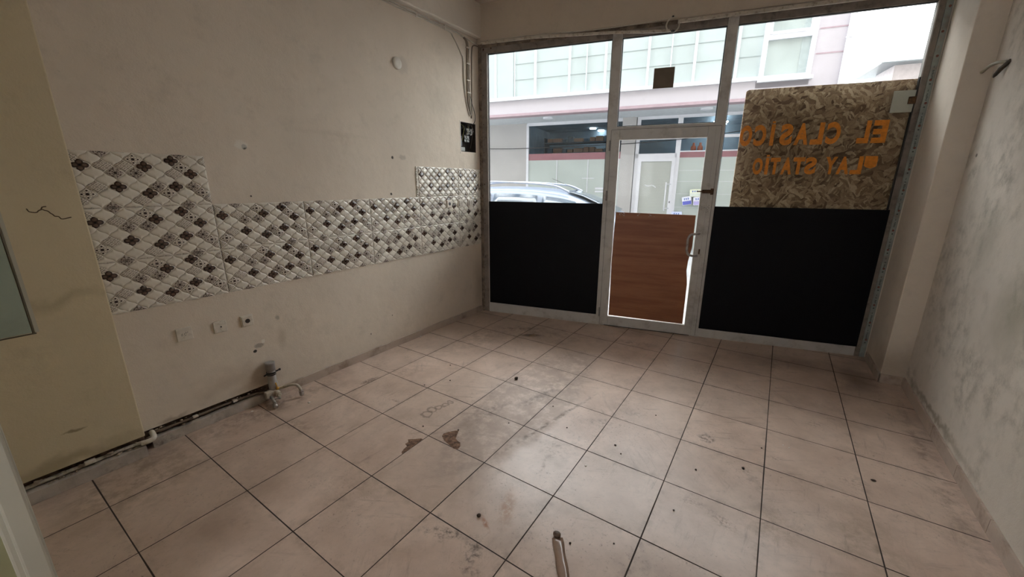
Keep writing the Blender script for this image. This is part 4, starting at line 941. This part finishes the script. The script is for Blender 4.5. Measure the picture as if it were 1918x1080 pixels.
# soffit lamps, shop lights and glowing strips for reflections
M_GLOW = emis('cool_glow', (.92, .97, 1.0), 6.0)
for (s_, d_) in ((-3.1, 6.55), (.75, 6.55)):
    b = MB(); b.rings([(F(s_, d_, 3.275), .13), (F(s_, d_, 3.235), .13), (F(s_, d_, 3.225), .10)], 24); tag(b.build('soffit_lamp', M_WFR), 'round white lamp under the overhang, %s' % ('left end' if s_ < 0 else 'above the shop door side'), 'lamp')
for k, (s_, d_) in enumerate(((-2.39, 9.05), (-2.25, 9.68))):
    b = MB(); b.cyl(F(s_, d_, 3.235), F(s_, d_, 3.27), .10, n=16)
    tag(b.build('shop_lamp', M_GLOW), 'lit round ceiling lamp inside the shop, %s' % ('nearer the glass', 'deeper one')[k], 'lamp')
for k in range(5):  # added glowing strips stand for stripes of reflected light
    b = MB(); b.box(F, 1.00, 1.35, 8.0+k*.42, 8.08+k*.42, 3.12, 3.15); b.box(F, 1.16, 1.19, 8.03+k*.42, 8.05+k*.42, 3.15, 3.27)
    tag(b.build('reflection_strip', M_GLOW), 'glowing strip standing for a reflected light, '+('nearest', 'second', 'third', 'fourth', 'deepest')[k]+' of a row of five from the glass', 'lamp', 'reflection strips in the shop')
# goods on the shop shelves
r = thing('shop_shelf', F(-2.6, 9.2, 0), 'dark shop shelf behind the upper glass', 'shelf')
fb('board', simple('shelf_dark', (.08, .08, .09), .7), [(-3.8, -1.4, 8.4, 8.9, z, z+.03) for z in (2.47, 2.78)]+[(-3.8, -3.77, 8.4, 8.9, Z0, 2.95), (-1.43, -1.4, 8.4, 8.9, Z0, 2.95)], r)
M_BOXO = simple('orange_brown_goods', (.40, .17, .09), .6); M_BOXD = simple('dark_goods', (.10, .11, .13), .6)
random.seed(21); s_ = -3.7; nb = 0; ORD = ['leftmost', 'second from left', 'third from left', 'fourth from left', 'fifth from left', 'sixth from left', 'seventh from left', 'eighth from left', 'ninth from left', 'tenth from left', 'eleventh from left', 'twelfth from left', 'thirteenth from left', 'fourteenth from left']
while s_ < -1.6:
    wd = random.uniform(.16, .34)
    for z in (2.50, 2.81):
        hgt = random.uniform(.08, .16); b = MB(); b.box(F, s_, s_+wd-.03, 8.45, 8.75, z, z+hgt)
        o = random.random() < .55
        tag(b.build('goods_box', M_BOXO if o else M_BOXD, bevel=.01), '%s box of goods on the %s shelf across the street, %s' % ('orange-brown' if o else 'dark', 'upper' if z > 2.6 else 'lower', ORD[nb]), 'box', 'goods on the dark shop shelf')
    s_ += wd; nb += 1
b = MB()
for k, x in enumerate((.58, .74)):
    b = MB(); b.rings([(F(x, 7.62, 2.395), .065), (F(x, 7.62, 2.50), .065), (F(x, 7.62, 2.54), .03), (F(x, 7.62, 2.60), .03)], 14)
    tag(b.build('bottle', simple('orange_bottle', (.75, .17, .08), .4) if k == 0 else bpy.data.materials['orange_bottle']), 'orange-red bottle in the shop window, %s of the pair' % ('left' if k == 0 else 'right'), 'bottle')
# wrapped packs standing in the shop window
def pack(x, z, w_, h_, rot, col, band, label):
    r = thing('paper_pack', F(x, DB-.1, z-h_/2), label, 'pack'); c, s_ = math.cos(rot), math.sin(rot)
    def q(dx, dy, dz): return F(x+dx*c-dz*s_, DB-.10+dy, z+dx*s_+dz*c)
    def bx(x0, x1, y0, y1, z0, z1):
        b = MB(); vs = [q(a, e, g) for g in (z0, z1) for e in (y0, y1) for a in (x0, x1)]
        return b.add(vs, [(0,2,3,1),(4,5,7,6),(0,1,5,4),(2,6,7,3),(0,4,6,2),(1,3,7,5)])
    bx(-w_/2, w_/2, -.06, .085, -h_/2, h_/2).build('wrap', simple(label[:18], col, .4), r, bevel=.02, seg=3)
    bx(-w_/2+.01, w_/2-.01, -.066, -.05, -h_/2+.015, -h_*.02).build('band', simple(label[:16]+'b', band, .4), r)
    g = MB()
    for k in range(3): 
        a = bx(-w_*.28+k*w_*.2, -w_*.28+k*w_*.2+w_*.10, -.066, -.06, h_*.12, h_*.34); g.v += a.v; o_ = len(g.f)
        g.f += [[i+8*k for i in f] for f in a.f]; g.m += a.m; g.uv += a.uv; g.sm += a.sm
    g.build('print', simple(label[:14]+'p', (.12, .2, .5), .5), r)
pack(.74, 1.33, .26, .19, .05, (.75, .78, .62), (.60, .66, .60), 'white and yellow paper pack, topmost of three on shop window')
pack(.56, 1.13, .23, .22, .18, (.72, .74, .84), (.10, .12, .50), 'white and blue paper pack, lower left of the three')
pack(.84, 1.13, .25, .22, .08, (.74, .74, .84), (.40, .36, .66), 'white and lilac paper pack, lower right of the three')
pack(.35, .74, .26, .20, .03, (.55, .60, .80), (.12, .18, .58), 'blue paper pack low beside the shop door')
# overhead wire
b = MB(); b.tube([F(-8, DB-.1, 2.66), F(-5.2, DB-.1, 2.585), F(-4, DB-.1, 2.565), F(-1.24, DB-.12, 2.60), F(.1, DB-.1, 2.66), F(.9, DB-.1, 2.74), F(3, DB-.1, 2.95)], .010, 6, 5)
tag(b.build('overhead_wire', M_CABLEK), 'thin black wire strung along the opposite shopfront', 'wire')
# capped chimney pillar at the end of the building
r = thing('gate_pillar', F(4.2, DA+.2, Z0), 'pale pillar with a grey metal cap right of the pink building', 'pillar')
b = MB(); b.box(F, 3.82, 4.60, DA-.1, DA+.7, Z0, 3.72); b.build('pillar', simple('pale_rose_render', (.58, .52, .52), .8), r)
b = MB(); cx = 4.16; e = .62
vs = [F(cx-e, DA-.34, 3.72), F(cx+e, DA-.34, 3.72), F(cx+e, DA+.94, 3.72), F(cx-e, DA+.94, 3.72), F(cx-e, DA-.34, 3.70), F(cx+e, DA-.34, 3.70), F(cx+e, DA+.94, 3.70), F(cx-e, DA+.94, 3.70), F(cx-.02, DA+.3, 4.06)]
b.add(vs, [(0, 1, 8), (1, 2, 8), (2, 3, 8), (3, 0, 8), (4, 7, 6, 5), (0, 4, 5, 1), (1, 5, 6, 2), (2, 6, 7, 3), (3, 7, 4, 0)]); b.build('cap', simple('grey_metal_cap', (.17, .19, .20), .4), r)

# ------------------------------------------------------------------ car parked in the street
r = thing('parked_car', F(-2.6, 3.9, Z0), 'silver car with roof rails parked in the street', 'car')
M_CAR = simple('silver_blue_paint', (.20, .235, .30), .3, .2, .02); M_CARG = simple('car_glass', (.07, .09, .115), .08, 0, .1, spec=.8); M_TYRE = simple('tyre', (.02, .02, .02), .8)
DC = 3.95
ST = [ # s, top z, half width top, belt z, half width belt
 (-4.55, .80, .60, .78, .78), (-4.50, 1.10, .58, .90, .84), (-4.30, 1.36, .56, .95, .87), (-4.0, 1.46, .58, .97, .89), (-3.4, 1.505, .60, .97, .90), (-2.7, 1.50, .60, .96, .90),
 (-2.1, 1.465, .59, .95, .90), (-1.75, 1.42, .57, .94, .90), (-1.45, 1.345, .56, .93, .90), (-1.1, 1.20, .60, .92, .89), (-.75, 1.02, .66, .91, .89), (-.55, .94, .68, .88, .88), (0, .86, .64, .80, .85), (.30, .70, .58, .66, .78), (.36, .45, .55, .44, .74)]
b = MB(); vs = []; fs = []; NP = 10
for (s_, zt, wt, zb, wb_) in ST:
    vs += [F(s_, DC-wb_*.96, .08), F(s_, DC-wb_, .45), F(s_, DC-wb_, zb), F(s_, DC-wt-.03, zt-.07 if zt-.07 > zb else zb+.01), F(s_, DC-wt+.10, zt), F(s_, DC+wt-.10, zt), F(s_, DC+wt+.03, zt-.07 if zt-.07 > zb else zb+.01), F(s_, DC+wb_, zb), F(s_, DC+wb_, .45), F(s_, DC+wb_*.96, .08)]
for k in range(len(ST)-1):
    for i in range(NP): fs.append((k*NP+i, k*NP+(i+1) % NP, (k+1)*NP+(i+1) % NP, (k+1)*NP+i))
fs += [list(range(NP)), [(len(ST)-1)*NP+i for i in range(NP)][::-1]]
b.add(vs, fs, smooth=True); body = b.build('body', M_CAR, r, subsurf=2)
def side(s0, a, e, sgn, off=.012):
    """point on the car side: a = fraction up from belt to roof edge"""
    for q, p in zip(ST, ST[1:]):
        if q[0] <= s0 <= p[0]:
            t_ = (s0-q[0])/(p[0]-q[0]); v = [q[i]+(p[i]-q[i])*t_ for i in range(5)]
            z0, y0 = v[3], v[4]; z1, y1 = max(v[1]-.07, z0+.01), v[2]+.03
            return F(s0, DC+sgn*((y0+(y1-y0)*a)+off), z0+(z1-z0)*a)
for sgn in (-1, 1):
    for (s0, s1, rake0, rake1) in ((-4.05, -3.25, .12, 0), (-3.17, -2.22, 0, 0.02), (-2.12, -1.15, 0, .38)):
        g = MB(); vs = []; n = 8
        for a in (.10, .5, .84):
            for i in range(n+1):
                s_ = s0+rake0*a+(s1-rake1*a-s0-rake0*a)*i/n; vs.append(side(s_, a, 0, sgn, .006 if a == .5 else .008))
        fs = [(j*(n+1)+i, j*(n+1)+i+1, (j+1)*(n+1)+i+1, (j+1)*(n+1)+i) for j in range(2) for i in range(n)]
        g.add(vs, fs, smooth=True); o = g.build('side_window', M_CARG, r); so = o.modifiers.new('s', 'SOLIDIFY'); so.thickness = .006
    g = MB(); y = DC+sgn*.58
    g.tube([F(-4.15, y, 1.42), F(-4.0, y, 1.53), F(-3.4, y, 1.585), (F(-2.7, y, 1.575)), F(-2.1, y, 1.538), F(-1.86, y, 1.50), F(-1.62, y, 1.40)], .020, 10, 6)
    g.build('roof_rail', simple('rail_grey', (.42, .46, .56), .35, .5), r)
    for s_ in (-3.75, -.35):
        g = MB(); g.rings([(F(s_, DC+sgn*.93, .18), .30), (F(s_, DC+sgn*.95, .18), .33), (F(s_, DC+sgn*.76, .18), .33)], 28); wh = g.build('wheel', M_TYRE, r)
        g = MB(); g.rings([(F(s_, DC+sgn*.935, .18), .21), (F(s_, DC+sgn*.957, .18), .20), (F(s_, DC+sgn*.96, .18), .05)], 20); g.build('rim', M_CHR, wh)
g = MB(); vs = []
for s_, z, wd in ((-1.66, 1.405, .50), (-1.35, 1.315, .53), (-1.05, 1.19, .57), (-.72, 1.015, .64)):
    for i in range(7): vs.append(F(s_, DC+wd*(i/3-1), z+.012+(.012 if 0 < i < 6 else 0)))
g.add(vs, [(j*7+i, j*7+i+1, (j+1)*7+i+1, (j+1)*7+i) for j in range(3) for i in range(6)], smooth=True); o = g.build('windscreen', M_CARG, r); so = o.modifiers.new('s', 'SOLIDIFY'); so.thickness = .006
g = MB(); g.tube([F(-1.55, DC+.2, 1.38), F(-1.85, DC+.2, 1.52), F(-2.2, DC+.2, 1.66)], .004, 6, 3); g.build('reflection_line', M_BLK, r)  # a diagonal reflection drawn as a thin dark rod

for o in bpy.data.objects:
    if '_b' in o.keys(): del o['_b']
